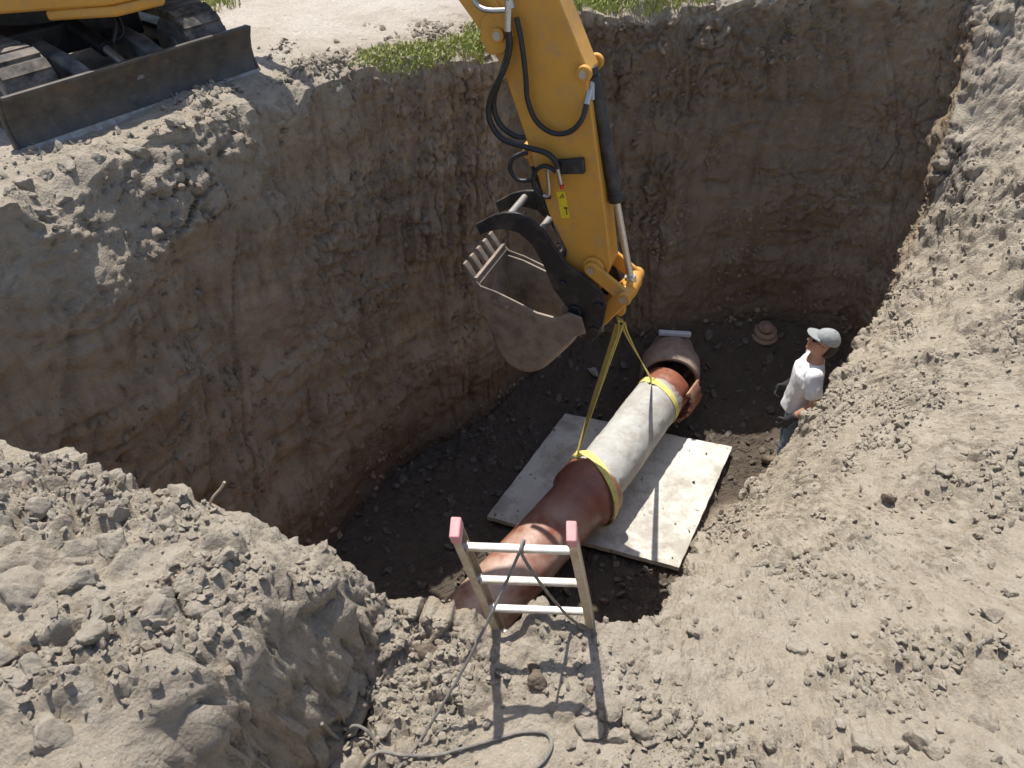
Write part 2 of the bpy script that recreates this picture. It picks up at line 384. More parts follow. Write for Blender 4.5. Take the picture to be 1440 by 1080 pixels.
NR = len(rows); kind = np.array([m[0] for m in meta]); prm = np.array([m[1] for m in meta])
def grid_normals(G):
    du = np.gradient(G, axis=0); dv = (np.roll(G, -1, 1)-np.roll(G, 1, 1))/2
    n = np.cross(du, dv); n /= np.linalg.norm(n, axis=2, keepdims=True)+1e-9
    return np.where(n[..., 2:3] < -.3, -n, n)
Nn = grid_normals(G); P = G.reshape(-1, 3)
K = np.repeat(kind, NC); T = np.repeat(prm, NC); X, Y, Z = P[:, 0], P[:, 1], P[:, 2]
ss = lambda a, b, x: (lambda t: t*t*(3-2*t))(np.clip((x-a)/(b-a), 0, 1))
near = 1-ss(6, 9, np.hypot(X-.5, Y-2.5))
flat_side = ss(3.7, 4.5, Y)*(1-ss(2.6, 3.4, X))+ss(8.3, 8.6, Y)       # trafficked ground beyond the pit
flat_side = np.clip(flat_side, 0, 1)
edge = np.where(K == 2, np.exp(-T/.30), np.where(K == 1, np.exp(-(1-T)*8), 0))
tram = np.exp(-(((X-.25)/.62)**2+((Y-1.75)/.7)**2)**2)
rough = np.where(K == 2, (1-.88*flat_side*(1-edge))*(1-.62*tram), 1.0)
fade = np.where(K == 2, 1-ss(9, 16, T), 1.0)
act = fade > 0
disp = np.zeros(len(P), np.float32)
pa = P[act].astype(np.float32); ka = K[act]; ra = rough[act]
big = fbm(pa*1.7, 3, 3); mid = fbm(pa*5.5, 4, 9); fin = fbm(pa*19, 4, 21, .6)
w1 = worley(pa*6.5+fbm(pa*9, 2, 60)[:, None]*.35, 40); w2 = worley(pa*17+fin[:, None]*.3, 50)
lump = np.clip(1-w1/.62, 0, 1)**.8; lump2 = np.clip(1-w2/.6, 0, 1)**.8
msk = ss(-.42, .25, fbm(pa*2.6, 2, 77)); msk2 = ss(-.3, .3, fbm(pa*4.4, 2, 87))
b1 = blocks(pa*5.5+fbm(pa*8, 2, 61)[:, None]*.5, 640); b2 = blocks(pa*14+fin[:, None]*.5, 650); b3 = blocks(pa*32+fin[:, None]*.4, 660)
crack = np.abs(fbm(pa*3.1, 4, 111)); crack = -np.exp(-crack*26)
outd = .06*big*ra + .035*mid*ra + .018*fin*(.35+.65*ra) + ra*(.030*lump*msk+.095*b1*msk+.034*b2*(.25+.75*msk2)+.009*b3*(.4+.6*ra)) + .03*crack*ra*msk
rl = (pa[:, 0]+2.6)*.93-(pa[:, 1]-7.5)*.30+.10*big
rut = np.exp(-((np.abs(np.mod(rl+.45, .9)-.45)-.0)/.12)**2)*ss(.9, 1.8, T[act])*flat_side[act]
outd = outd-.035*rut*(.6+.6*mid)+.02*flat_side[act]*np.clip(mid, 0, 1)
# cut walls: tooth drags, spalls and ledges
an = np.arctan2(pa[:, 1]-O[1], pa[:, 0]-O[0])
stv = np.stack([an*9, pa[:, 2]*.45, np.zeros_like(an)], 1).astype(np.float32)
streak = fbm(stv*1.9, 4, 131); sp = fbm(pa*np.array([1.6, 1.6, 2.4], np.float32), 4, 141)
slant = .9*np.sin(an*1.0-2.2)                                     # drags lean over on the left, upright at the back
gv = np.stack([(an*3.2+slant*pa[:, 2]*.32)*3.1, pa[:, 2]*.35, an*.7], 1).astype(np.float32)
gr1 = np.abs(fbm(gv*1.5, 2, 161)); gr2 = np.abs(fbm(gv*np.array([3.7, 1.6, 1], np.float32), 2, 165))
groove = -(.075*np.exp(-gr1*16)+.04*np.exp(-gr2*13))*ss(-.05, .3, fbm(pa*.9, 2, 169))
led = np.abs(fbm(pa*np.array([.9, .9, 3.4], np.float32), 3, 151))
wald = groove+.06*streak+.11*sp+.05*mid+.02*fin+.03*lump*msk+(.065*b1+.03*b2+.012*b3)*ss(-.05, .35, fbm(pa*1.3, 2, 173))-.06*np.exp(-led*18)*msk2
flod = .03*big+.025*mid+.015*fin+.04*b1*msk+.03*b2*msk2+.012*b3
adg = np.degrees(an) % 360; slw = np.exp(-((adg-193)/15)**4)*ss(.77, .88, T[act])*(ka == 1)
e = np.maximum(edge[act], slw)
dd = np.where(ka == 2, outd, np.where(ka == 1, wald*(1-e)+(outd*1.2)*e, flod))
# blend walls into the floor
tw = T[act]; dd = np.where(ka == 1, flod+(dd-flod)*ss(0, .12, tw), dd)
disp[act] = dd*fade[act]
# crumbled notches along the upper rim
Pd = P+Nn.reshape(-1, 3)*disp[:, None]
crumb = fbm(np.stack([X*2.2, Y*2.2, np.zeros_like(X)], 1).astype(np.float32), 3, 171)
Pd[:, 2] -= np.where(K == 2, np.exp(-T/.16), np.where(K == 1, np.exp(-(1-T)*16), 0))*np.clip(crumb+.1, 0, 1)*.34*np.where((np.tile(np.degrees(ang), NR) > 25) & (np.tile(np.degrees(ang), NR) < 75), .3, 1)*np.where(Z > -.9, 1, .4)
Pd = Pd.reshape(NR, NC, 3)
# attribute: dry crust, gravel, red subsoil
dryv = np.where(K == 2, 1.0, np.where(K == 1, ss(.955, 1.0, T+.05*fbm((P*3).astype(np.float32), 3, 920)), 0))
ad = np.degrees(ang) % 360; adc = np.tile(ad, NR)
bank = ss(0, 1, (adc-292)/30)*(adc > 292)+(adc < 28)*(1-ss(20, 28, adc))
dryv = np.maximum(dryv, np.where(K == 1, np.exp(-((adc-193)/15)**4)*ss(.80, .92, T), 0))
dryv = np.maximum(dryv, np.where(K == 1, bank*.9, np.where(K == 0, bank*ss(.72, .95, T)*.8, 0)))
grav = np.where(K == 2, ss(4.0, 5.0, Y)*(1-ss(.2, .9, X))*ss(.35, 1.0, T), 0)
redv = np.where(K == 1, np.exp(-((T-.09)/.11)**2)*.7, np.where(K == 0, .25+.3*ss(.7, 1, T), 0))
ncol = fbm(np.stack([X*.8, Y*.8, Z*.8], 1).astype(np.float32), 3, 191)
redv = np.clip(redv*(.8+.9*ncol), 0, 1)
topsoil = np.where(K == 1, ss(.80, .97, T+.05*ncol), 0)
dark_tone = np.where(K == 0, 1-dryv*.8, np.where(K == 1, np.maximum(1-ss(.0, .10, T), .5*ss(38, 50, adc)*(1-ss(112, 128, adc))), 0))  # damp floor and wall foot; back wall's shade is painted in as darker clay
zone = np.stack([dryv, grav, redv, dark_tone], 1).reshape(NR, NC, 4).astype(np.float32)

def patch(name, r0, r1, c0, c1, label=None):
    """rows r0..r1, columns c0..c1 (wrapping) of the surface as one mesh"""
    cols = np.arange(c0, c1+1) % NC if c1-c0 < NC else np.arange(NC)
    wrap = c1-c0 >= NC
    V = Pd[r0:r1+1][:, cols].reshape(-1, 3); zc = zone[r0:r1+1][:, cols].reshape(-1, 4)
    nc = len(cols); nr = r1-r0+1
    i = np.arange(nr-1)[:, None]*nc; jn = nc if wrap else nc-1
    j = np.arange(jn)[None, :]; j2 = (j+1) % nc
    F4 = np.stack([(i+j), (i+j2), (i+nc+j2), (i+nc+j)], -1).reshape(-1, 4)[:, ::-1]
    me = mesh_np(name, V, F4)
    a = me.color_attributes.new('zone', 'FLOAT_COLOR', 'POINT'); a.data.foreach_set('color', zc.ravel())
    o = link(name, me, SOIL); o['kind'] = 'structure'
    return o
r_floor = int((kind == 0).sum())-1; r_rim = int((kind <= 1).sum())-1; r_near = r_rim+int(np.searchsorted(ds, 2.6))
cidx = lambda deg: int(np.searchsorted(ang, R(deg)))
c_a, c_b, c_c, c_d = cidx(213), cidx(247.5), cidx(267), cidx(33)+NC
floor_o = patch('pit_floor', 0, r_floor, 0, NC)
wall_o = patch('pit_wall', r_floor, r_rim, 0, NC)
mound_o = patch('dirt_mound', r_rim, r_near, c_a, c_b)
lip_o = patch('dirt_ramp', r_rim, r_near, c_b, c_c)
bank_o = patch('dirt_bank', r_rim, r_near, c_c, c_d)
rest_o = patch('ground', r_rim, r_near, c_d-NC, c_a)
far_o = patch('field', r_near, NR-1, 0, NC)

surfV = Pd[r_rim:r_near+60].reshape(-1, 3); surfN = grid_normals(Pd)[r_rim:r_near+60].reshape(-1, 3)
def drop(x, y, dz=0):
    k = np.argmin((surfV[:, 0]-x)**2+(surfV[:, 1]-y)**2); return Vector((x, y, float(surfV[k, 2])+dz))
floorV = Pd[:r_floor+1].reshape(-1, 3)
def dropf(x, y, dz=0):
    k = np.argmin((floorV[:, 0]-x)**2+(floorV[:, 1]-y)**2); return Vector((x, y, float(floorV[k, 2])+dz))

# ------------------------------------------------------------------ clods
def ico(sub):
    import bmesh
    bm = bmesh.new(); bmesh.ops.create_icosphere(bm, subdivisions=sub, radius=1)
    v = np.array([q.co[:] for q in bm.verts], np.float32); f = np.array([[q.index for q in t.verts] for t in bm.faces]); bm.free(); return v, f
iv3, if3 = ico(4); iv1, if1 = ico(1)
CLODS = []
for k in range(9):
    d = .30*fbm(iv3*1.3+k*31, 3, 200+k)+.13*fbm(iv3*4+k*7, 3, 230+k)+.10*np.clip(1-worley(iv3*2.6+k*9, 260+k)/.6, 0, 1)
    q = iv3*(1+d)[:, None]*np.array([1, .75+.3*rng.random(), .6+.25*rng.random()])
    # a few chopped faces
    for _ in range(11):
        nrm = rng.normal(size=3); nrm /= np.linalg.norm(nrm); h = q@nrm; lim = h.max()*(.48+.28*rng.random()); q = q-np.outer(np.clip(h-lim, 0, 9)*.93, nrm)
    nn_ = q/np.linalg.norm(q, axis=1, keepdims=True); q = q+nn_*(.10*fbm(q*3.4+k, 3, 280+k)+.06*fbm(q*11+k, 3, 290+k)+.09*blocks((q*2.6+k).astype(np.float32), 295+k))[:, None]; q = (q*1.18).astype(np.float32)
    CLODS.append(mesh_np('dirt_clod', q, if3))
cl_damp = [m.copy() for m in CLODS]
for m in CLODS: m.materials.append(CLOD_DRY)
for m in cl_damp: m.materials.append(CLOD_DAMP)
def clod(x, y, s, parent, dark_tone=False, k=None, sink=.42, at=None):
    k = random.randrange(9) if k is None else k
    p = at or drop(x, y); o = bpy.data.objects.new('dirt_clod', (cl_damp if dark_tone else CLODS)[k]); COL.objects.link(o)
    o.location = (p.x, p.y, p.z+s*(.6-sink*1.2)); o.rotation_euler = (random.uniform(-.4, .4), random.uniform(-.4, .4), random.uniform(0, 6.3)); o.scale = (s, s, s)
    o.parent = parent; return o
RAMP_CL = [(-.40, 2.06, .062, 1), (.12, 1.93, .060, 1), (.105, 2.0, .042, 1), (-.70, 1.64, .105, 0), (.44, 1.80, .075, 0), (.34, 1.71, .07, 0), (.45, 1.68, .05, 0), (.53, 1.74, .05, 0), (-.56, 1.72, .05, 0), (-.60, 2.12, .05, 0), (-.41, 1.86, .03, 0), (-.54, 1.88, .034, 0), (.35, 1.9, .026, 1), (-.2, 1.97, .028, 0), (.58, 1.66, .045, 0), (.25, 1.66, .04, 0)]
BANK_CL = [(1.37, 2.12, .07), (1.37, 1.98, .058), (1.24, 2.35, .045), (1.11, 2.01, .04), (1.9, 1.62, .085), (1.66, 1.58, .11), (.87, 1.64, .062), (1.32, 1.68, .06), (1.43, 1.56, .075), (1.43, 2.73, .042), (1.99, 2.64, .052), (2.32, 2.55, .075), (2.26, 2.21, .065), (2.6, 3.1, .05), (.97, 1.72, .05), (1.08, 1.62, .055), (.75, 1.72, .045), (1.15, 1.75, .04)]
MOUND_CL = [(-1.67, 2.22, .07), (-1.51, 2.16, .05), (-1.82, 1.82, .11), (-1.66, 1.85, .09), (-1.29, 1.71, .085), (-1.17, 1.78, .06), (-2.17, 2.44, .075), (-1.14, 2.05, .05), (-1.73, 1.98, .062), (-1.78, 1.55, .08), (-1.59, 2.05, .08), (-1.94, 2.2, .06), (-2.06, 2.09, .07), (-1.5, 1.72, .08), (-1.51, 1.29, .08), (-1.66, 1.44, .055)]
LEFT_CL = [(x*.8385, y*.8385+dy, s*.84) for x, y, s, dy in ((-3.35, 5.71, .10, 0), (-3.16, 5.76, .08, .04), (-2.96, 5.98, .12, .05), (-2.70, 6.22, .09, .04), (-3.31, 5.3, .07, .1), (-3.05, 5.62, .06, .1), (-3.49, 5.2, .08, .1), (-2.45, 6.45, .08, .1), (-2.2, 6.8, .07, .1), (-3.45, 5.5, .07, .05), (-2.85, 6.15, .06, .0))]
for x, y, s, dm in RAMP_CL: clod(x, y, s*.85, lip_o, dm == 1, sink=.45)
for x, y, s in BANK_CL: clod(x, y, s*.74, bank_o, sink=.55)
for x, y, s in MOUND_CL: clod(x, y, s*.86, mound_o, sink=.55)
for x, y, s in LEFT_CL: clod(x, y, s*.8, rest_o, sink=.55)
nsurf = len(surfV); hk = np.arange(nsurf)
def pick(n, cond, wfn=None):
    idx = np.nonzero(cond)[0]; w = np.ones(len(idx)) if wfn is None else wfn(idx); w = w/w.sum()
    return rng.choice(idx, n, p=w)
sx, sy, sz = surfV[:, 0], surfV[:, 1], surfV[:, 2]
rowd = np.repeat(np.array([0]+list(ds))[:r_near+60-r_rim], NC)
area = (.02+rowd*.012)
clump = np.clip(fbm(surfV*2.6, 2, 77)+.15, .02, 1)*(1-.75*np.exp(-(((sx-.25)/.55)**2+((sy-1.8)/.6)**2)**2))
mcond = (sx < -.8) & (sy < 3.2) & (sx > -2.9) & (sy > .9); bcond = (sx > .55) & (sy < 7.3) & (sy > 1.2) & (sx < 4.9) & (sx > .2*sy)
rcond = (sx > -.85) & (sx < .75) & (sy < 2.3) & (sy > 1.2)
for par, cond, n, smin, smax in ((mound_o, mcond, 80, .018, .055), (bank_o, bcond, 130, .018, .055), (lip_o, rcond, 30, .013, .032)):
    for i in pick(n, cond & (surfN[:, 2] > .72), lambda ix: area[ix]*clump[ix]):
        s = smin+(smax-smin)*rng.random()**2.4; clod(0, 0, s, par, at=Vector(surfV[i].tolist()), sink=.3, dark_tone=rng.random() < .08)

def scatter(name, idxs, V, Nv, smin, smax, power, mat, sink=.2):
    n = len(idxs); s = smin+(smax-smin)*rng.random(n)**power
    a = rng.random(n)*2*pi; sc = s[:, None]*np.stack([np.ones(n), .65+.4*rng.random(n), .5+.3*rng.random(n)], 1)
    jit = 1+.5*(rng.random((n, len(iv1)))-.5)
    q = iv1[None]*jit[..., None]*sc[:, None, :]
    tilt = rng.normal(size=(n, 2))*.5
    q[..., 2] += q[..., 0]*tilt[:, :1]+q[..., 1]*tilt[:, 1:]
    x = q[..., 0]*np.cos(a)[:, None]-q[..., 1]*np.sin(a)[:, None]; y = q[..., 0]*np.sin(a)[:, None]+q[..., 1]*np.cos(a)[:, None]
    q = np.stack([x, y, q[..., 2]], -1)+V[idxs][:, None, :]+Nv[idxs][:, None, :]*(s*(.5-sink))[:, None, None]
    f = (if1[None]+(np.arange(n)*len(iv1))[:, None, None]).reshape(-1, 3)
    o = link(name, mesh_np(name, q.reshape(-1, 3), f, False), mat); o['kind'] = 'stuff'; return o
o = scatter('loose_dirt', pick(26000, (mcond | bcond | rcond) & (surfN[:, 2] > .72), lambda ix: area[ix]*clump[ix]), surfV, surfN, .003, .026, 4.2, CLOD_DRY); tag(o, 'loose crumbs of dry pale dirt strewn over the mound, ramp and bank', 'dirt')
lcond = (sy > 3.4) & (sx < .3) & (rowd < 1.1) & (sy < 7.6)
o = scatter('loose_spoil', pick(2600, lcond, lambda ix: area[ix]*clump[ix]*np.exp(-rowd[ix]/.3)), surfV, surfN, .005, .032, 3.4, CLOD_DRY); tag(o, 'crumbled dirt along the edge below the bulldozer blade', 'dirt')
fN = grid_normals(Pd)[:r_floor+1].reshape(-1, 3); fr = np.hypot(floorV[:, 0]-O[0], floorV[:, 1]-O[1])
fw = fr.copy()
idx = rng.choice(len(floorV), 2600, p=fw/fw.sum())
o = scatter('pit_rubble', idx, floorV, fN, .008, .055, 3.4, CLOD_FLOOR); tag(o, 'dark rubble and crumbs scattered over the pit floor', 'rubble')

wV = Pd[r_floor:r_rim].reshape(-1, 3); wN = grid_normals(Pd)[r_floor:r_rim].reshape(-1, 3)
ww = np.clip(fbm(wV*1.9, 3, 177)+.05, .01, 1)*(np.tile(ad, r_rim-r_floor) > 25)*(np.tile(ad, r_rim-r_floor) < 212)
idx = rng.choice(len(wV), 3600, p=ww/ww.sum())
o = scatter('wall_crumbs', idx, wV, wN, .006, .04, 3.2, CLOD_WALL, .35); tag(o, 'crumbs and small stones stuck in the cut pit walls', 'dirt')

# ------------------------------------------------------------------ grass
def grass(name, pts, hmin, hmax, mat, label):
    n = len(pts); V = np.zeros((n, 5, 3), np.float32); a = rng.random(n)*2*pi; h = hmin+(hmax-hmin)*rng.random(n); w = .004+.005*rng.random(n)
    lean = rng.normal(size=(n, 2))*.45*h[:, None]; dx, dy = np.cos(a)*w, np.sin(a)*w
    for k, (t, ww) in enumerate(((0, 1), (0, -1), (.55, .8), (.55, -.8), (1, 0))):
        V[:, k, 0] = pts[:, 0]+dx*ww+lean[:, 0]*t*t; V[:, k, 1] = pts[:, 1]+dy*ww+lean[:, 1]*t*t; V[:, k, 2] = pts[:, 2]-.01+h*t
    b = (np.arange(n)*5)[:, None, None]
    f = (np.array([[0, 1, 3], [0, 3, 2], [2, 3, 4]])[None]+b).reshape(-1, 3)
    o = link(name, mesh_np(name, V.reshape(-1, 3), f, False), mat); o['kind'] = 'stuff'; tag(o, label, 'grass'); return o
m, nt, b = nodes('grass'); p = geopos(nt)
nt.links.new(mix(nt, ramp(nt, noise(nt, p, 45, 2), [(.58, (0,)*3), (.66, (.8,)*3)]), mix(nt, noise(nt, p, 4, 3), (.20, .27, .05), (.43, .44, .16)), (.50, .42, .24)), b.inputs['Base Color']); b.inputs['Roughness'].default_value = .6
b.inputs['Specular IOR Level'].default_value = .25
GRASS = m
fullV = Pd[r_rim:].reshape(-1, 3); frow = np.repeat(np.array([0]+list(ds)), NC)
def gpts(n, cond, jitter=.05):
    idx = np.nonzero(cond)[0]; w = (.02+frow[idx]*.012)**1.0; i = rng.choice(idx, n, p=w/w.sum()); q = fullV[i].copy(); q[:, :2] += rng.normal(size=(n, 2))*jitter; return q
fx, fy = fullV[:, 0], fullV[:, 1]
gn = fbm(fullV*1.5, 2, 300)
grass('grass_verge', gpts(9000, (fx > -1.25) & (fx < .45) & (fy > 6.4) & (frow > .0) & (frow < .40+.35*gn), .03), .015, .055, GRASS, 'green grass strip along the pit edge behind the excavator arm')
grass('grass_bank', gpts(8000, (fx >= .45) & (fx < 2.05+.3*gn) & (fy > 8.1) & (frow > .02) & (frow < 1.2), .04), .03, .10, GRASS, 'green grass along the top of the far pit wall')
grass('grass_field', gpts(16000, (fx < -2.75) & (fy > 8.2) & (fy < 11.5) & (fx > -8), .08), .05, .14, GRASS, 'green grass field behind the excavator')

# ------------------------------------------------------------------ excavator
MS = .84
UC = Vector((-3.555, 6.414, .42)); fw_ = Vector((.8, -.6, 0)); lt_ = Vector((.6, .8, 0)); UP = Vector((0, 0, 1))
def U(x, y, z): return UC+(fw_*x+lt_*y+UP*z)*MS                       # undercarriage frame
UM = Matrix((fw_, lt_, UP)).transposed()*MS
AS = .95
AQ = Vector((.855, 5.4625, .13)); AA = Vector((.9273687, -.37414875, 0)); AN = Vector((-.37414875, -.9273687, 0))
def AR(a, z, w=0): return AQ+(AA*a+AN*w+UP*z)*AS                        # arm plane: reach, height, side
AM = Matrix((AA, AN*-1, UP)).transposed()
exc = thing('excavator', UC, 'yellow tracked excavator with dozer blade, its arm and bucket reaching down into the pit', 'excavator')
def uprism(poly, y0, y1): return MB().prism(poly, lambda a, b, w: U(a, w, b), y0, y1)
# tracks
def stadium(L, H, n=14):
    r = H/2; pts = []
    for i in range(n+1): t = -pi/2+pi*i/n; pts.append((L/2-r+r*cos(t), r+r*sin(t)))
    for i in range(n+1): t = pi/2+pi*i/n; pts.append((-L/2+r+r*cos(t), r+r*sin(t)))
    return pts
for sgn in (-1, 1):
    yc = .80*sgn; w = .40
    belt = MB(); out = stadium(2.62, .56); inn = [(x*.965, .28+(z-.28)*.84) for x, z in out]; n = len(out)
    v = [U(x, yc-w/2, z+.02) for x, z in out]+[U(x, yc+w/2, z+.02) for x, z in out]+[U(x, yc-w/2, z+.02) for x, z in inn]+[U(x, yc+w/2, z+.02) for x, z in inn]
    f = []
    for i in range(n):
        j = (i+1) % n; f += [(i, j, n+j, n+i), (2*n+i, 3*n+i, 3*n+j, 2*n+j), (i, 2*n+i, 2*n+j, j), (n+i, n+j, 3*n+j, 3*n+i)]
    belt.add(v, f); bo = belt.build('track', RUB, exc)
    # lugs, spaced along the belt
    per = [0]; q = out+[out[0]]
    for a, b_ in zip(q[:-1], q[1:]): per.append(per[-1]+math.hypot(b_[0]-a[0], b_[1]-a[1]))
    nl = 44; lug_me = None
    for k in range(nl):
        sdist = per[-1]*k/nl; i = max(j for j in range(len(per)-1) if per[j] <= sdist+1e-9); a, b_ = q[i], q[i+1]; t = (sdist-per[i])/max(per[i+1]-per[i], 1e-6)
        x, z = a[0]+(b_[0]-a[0])*t, a[1]+(b_[1]-a[1])*t; th = math.atan2(b_[1]-a[1], b_[0]-a[0])
        if lug_me is None:
            lug_me = bpy.data.meshes.new('track_lug'); t_ = MB().box((0, 0, 0), (.085, .385, .045)); lug_me.from_pydata(t_.v, [], t_.f); lug_me.materials.append(RUB)
        o = bpy.data.objects.new('track_lug', lug_me); COL.objects.link(o); o.parent = bo
        L = U(x, yc, z+.02); ex = fw_*cos(th)+UP*sin(th); ez = ex.cross(lt_)
        o.matrix_local = Matrix.Translation(L-0*UC) @ (Matrix((ex, lt_, ez)).transposed()*MS).to_4x4()
        o.matrix_parent_inverse = Matrix.Identity(4)
    for x, r in ((1.0, .21), (-1.0, .22)):
        wb = MB().cyl(U(x, yc-w*.42, .30), U(x, yc+w*.42, .30), r, n=24); wb.cyl(U(x, yc-w*.5, .30), U(x, yc+w*.5, .30), .08, n=16); wb.build('track_wheel', GREYP, exc, bevel=.012)
    for x in (-.6, -.2, .2, .6):
        MB().cyl(U(x, yc-.15, .15), U(x, yc+.15, .15), .10, n=16).build('track_roller', GREYP, exc, bevel=.01)
    MB().box(U(0, yc, .30), (1.7, .22, .20), UM).build('track_frame', BLK, exc, bevel=.02)
MB().box(U(0, 0, .45), (1.1, 1.3, .26), UM).cyl(U(0, 0, .55), U(0, 0, .78), .42, n=32).build('chassis', BLK, exc, bevel=.02)
# dozer blade: curved mouldboard
prof = [(1.50, .00), (1.455, .06), (1.425, .14), (1.415, .23), (1.43, .33), (1.46, .42)]
thick = .035
poly = prof+[(x-thick, z) for x, z in reversed(prof)]
bl = uprism(poly, -1.135, 1.135).build('dozer_blade', BLADE, exc, bevel=.006)
uprism([(1.515, -.01), (1.475, .055), (1.455, .05), (1.49, -.015)], -1.14, 1.14).build('cutting_edge', BRIGHT, bl, bevel=.004)
for s_ in (-1, 1):
    uprism([(1.50, 0), (1.42, .14), (1.408, .23), (1.425, .33), (1.46, .425), (1.38, .425), (1.36, .2), (1.40, .0)], s_*1.135, s_*1.16).build('end_plate', BLADE, bl, bevel=.005)
uprism([(1.43, .405), (1.475, .405), (1.475, .44), (1.43, .44)], -1.13, 1.13).build('top_rail', BLADE, bl, bevel=.008)
for s_ in (-1, 1):
    MB().prism([(.35, .30), (.35, .50), (.95, .43), (1.40, .30), (1.40, .10), (.9, .22)], lambda a, b_, w, s_=s_: U(a, w+s_*.34*(1), b_), -.075, .075).build('blade_arm', GREYP, exc, bevel=.02)
MB().cyl(U(.5, 0, .55), U(1.0, 0, .42), .055, n=20).build('blade_cylinder', BLK, exc)
MB().cyl(U(1.0, 0, .42), U(1.42, 0, .26), .03, n=16).build('blade_cylinder_rod', CHROME, exc)
MB().tube([U(.45, .12, .62), U(.75, .16, .72), U(1.0, .14, .6), U(1.05, .05, .47)], .014).build('blade_hose', HOSE, exc)
MB().tube([U(.45, .2, .58), U(.8, .26, .62), U(1.0, .18, .5), U(.95, .06, .45)], .014).build('blade_hose', HOSE, exc)
# upper body
HA = Vector((.966, .259, 0)); HL = Vector((-.259, .966, 0))
def H(x, y, z): return UC+(HA*x+HL*y+UP*z)*MS                           # house frame: x along the arm, y to its left
HM = Matrix((HA, HL, UP)).transposed()*MS
deck = [(1.15, -.75), (1.15, .80), (.9, 1.0), (-.8, 1.05), (-1.2, .75), (-1.35, 0), (-1.2, -.75), (-.8, -1.05), (.8, -1.0)]
MB().prism(deck, lambda a, b_, w: H(a, b_, w), .80, .96).build('deck', YEL, exc, bevel=.02)
body = [(.20, -.98), (.55, -.98), (1.12, -.72), (1.12, -.22), (.2, -.2)]
MB().prism(body, lambda a, b_, w: H(a, b_, w), .965, 1.45).build('side_cover', YEL, exc, bevel=.05, seg=3)
MB().prism([(-.1, -1.0), (-.1, 1.0), (-.8, 1.03), (-1.2, .74), (-1.36, 0), (-1.2, -.74), (-.8, -1.03)], lambda a, b_, w: H(a, b_, w), .965, 1.72).build('engine_cover', YEL, exc, bevel=.07, seg=3)
MB().prism([(1.17, -.76), (1.17, .82), (.92, 1.02), (.3, 1.03), (.3, -1.0), (.82, -1.02)], lambda a, b_, w: H(a, b_, w), .72, .80).build('skirt', YEL, exc, bevel=.02)
cab = MB().prism([(-.08, .15), (1.0, .15), (1.12, .25), (1.12, .98), (-.08, .98)], lambda a, b_, w: H(a, b_, w), .965, 2.62).build('cab', BLK, exc, bevel=.06, seg=3)
for (a0, a1, z0, z1) in ((.02, .55, 1.5, 2.45), (.60, 1.05, 1.25, 2.45)):
    MB().prism([(a0, z0), (a1, z0), (a1, z1), (a0, z1)], lambda a, b_, w: H(a, w, b_), .975, .99).build('cab_window', GLASS, cab)
    MB().prism([(a0, z0), (a1, z0), (a1, z1), (a0, z1)], lambda a, b_, w: H(a, w, b_), .135, .155).build('cab_window', GLASS, cab)
MB().prism([(.28, 1.3), (.95, 1.3), (.95, 2.48), (.28, 2.48)], lambda a, b_, w: H(w, a, b_), 1.115, 1.13).build('windscreen', GLASS, cab)
MB().box(H(1.30, 0, 1.0), (.45, .42, .42), HM).build('boom_bracket', BLK, exc, bevel=.03)
# boom: bent box section in the arm plane
BA0 = -5.14-.32+1.45     # boom foot (reach coordinate)
def boom_outline(pts, hw):
    up, lo = [], []
    for i, (a, z) in enumerate(pts):
        p = Vector(pts[max(i-1, 0)]); q = Vector(pts[min(i+1, len(pts)-1)]); d = (q-p).normalized(); n_ = Vector((-d.y, d.x))
        up.append((a+n_.x*hw[i], z+n_.y*hw[i])); lo.append((a-n_.x*hw[i], z-n_.y*hw[i]))
    return up+lo[::-1]
bp = [(-3.63, 1.20), (-3.50, 1.90), (-3.25, 2.55), (-2.92, 2.90), (-2.5, 2.78), (-1.95, 2.08), (-1.38, 1.30), (-1.01, .85)]
boom = MB().prism(boom_outline(bp, [.12, .17, .22, .25, .22, .17, .135, .115]), AR, -.13, .13).build('boom', YEL, exc, bevel=.012)
MB().cyl(AR(-1.01, .85, -.19), AR(-1.01, .85, .19), .048, n=24).build('boom_pin', YEL, exc, bevel=.006)
MB().cyl(AR(-1.01, .85, .182), AR(-1.01, .85, .197), .030, n=20).build('boom_pin_cap', STEEL, exc)
for s_ in (-1, 1):
    MB().cyl(AR(-3.50, 1.0, s_*.24), AR(-3.2, 1.85, s_*.24), .06).cyl(AR(-3.2, 1.85, s_*.24), AR(-2.9, 2.6, s_*.24), .035).build('boom_cylinder', BLK, exc)
MB().cyl(AR(-2.62, 3.12), AR(-1.5, 2.2), .065).cyl(AR(-1.5, 2.2), AR(-.88, 1.56), .035).build('stick_cylinder', BLK, exc)
# stick
stick_poly = [(-.86, 1.62), (-.70, 1.45), (-.58, 1.114), (-.375, .72), (-.335, .66), (-.345, .595), (-.139, -.397), (-.055, -.86), (-.09, -.97), (-.21, -1.36), (-.40, -1.36), (-.45, -1.0), (-.44, -.80), (-.609, -.489),
              (-.80, .07), (-1.0, .60), (-1.115, .78), (-1.13, .90), (-1.05, 1.30), (-.97, 1.60)]
stick = MB().prism(stick_poly, AR, -.115, .115).build('stick', YEL, exc, bevel=.010)
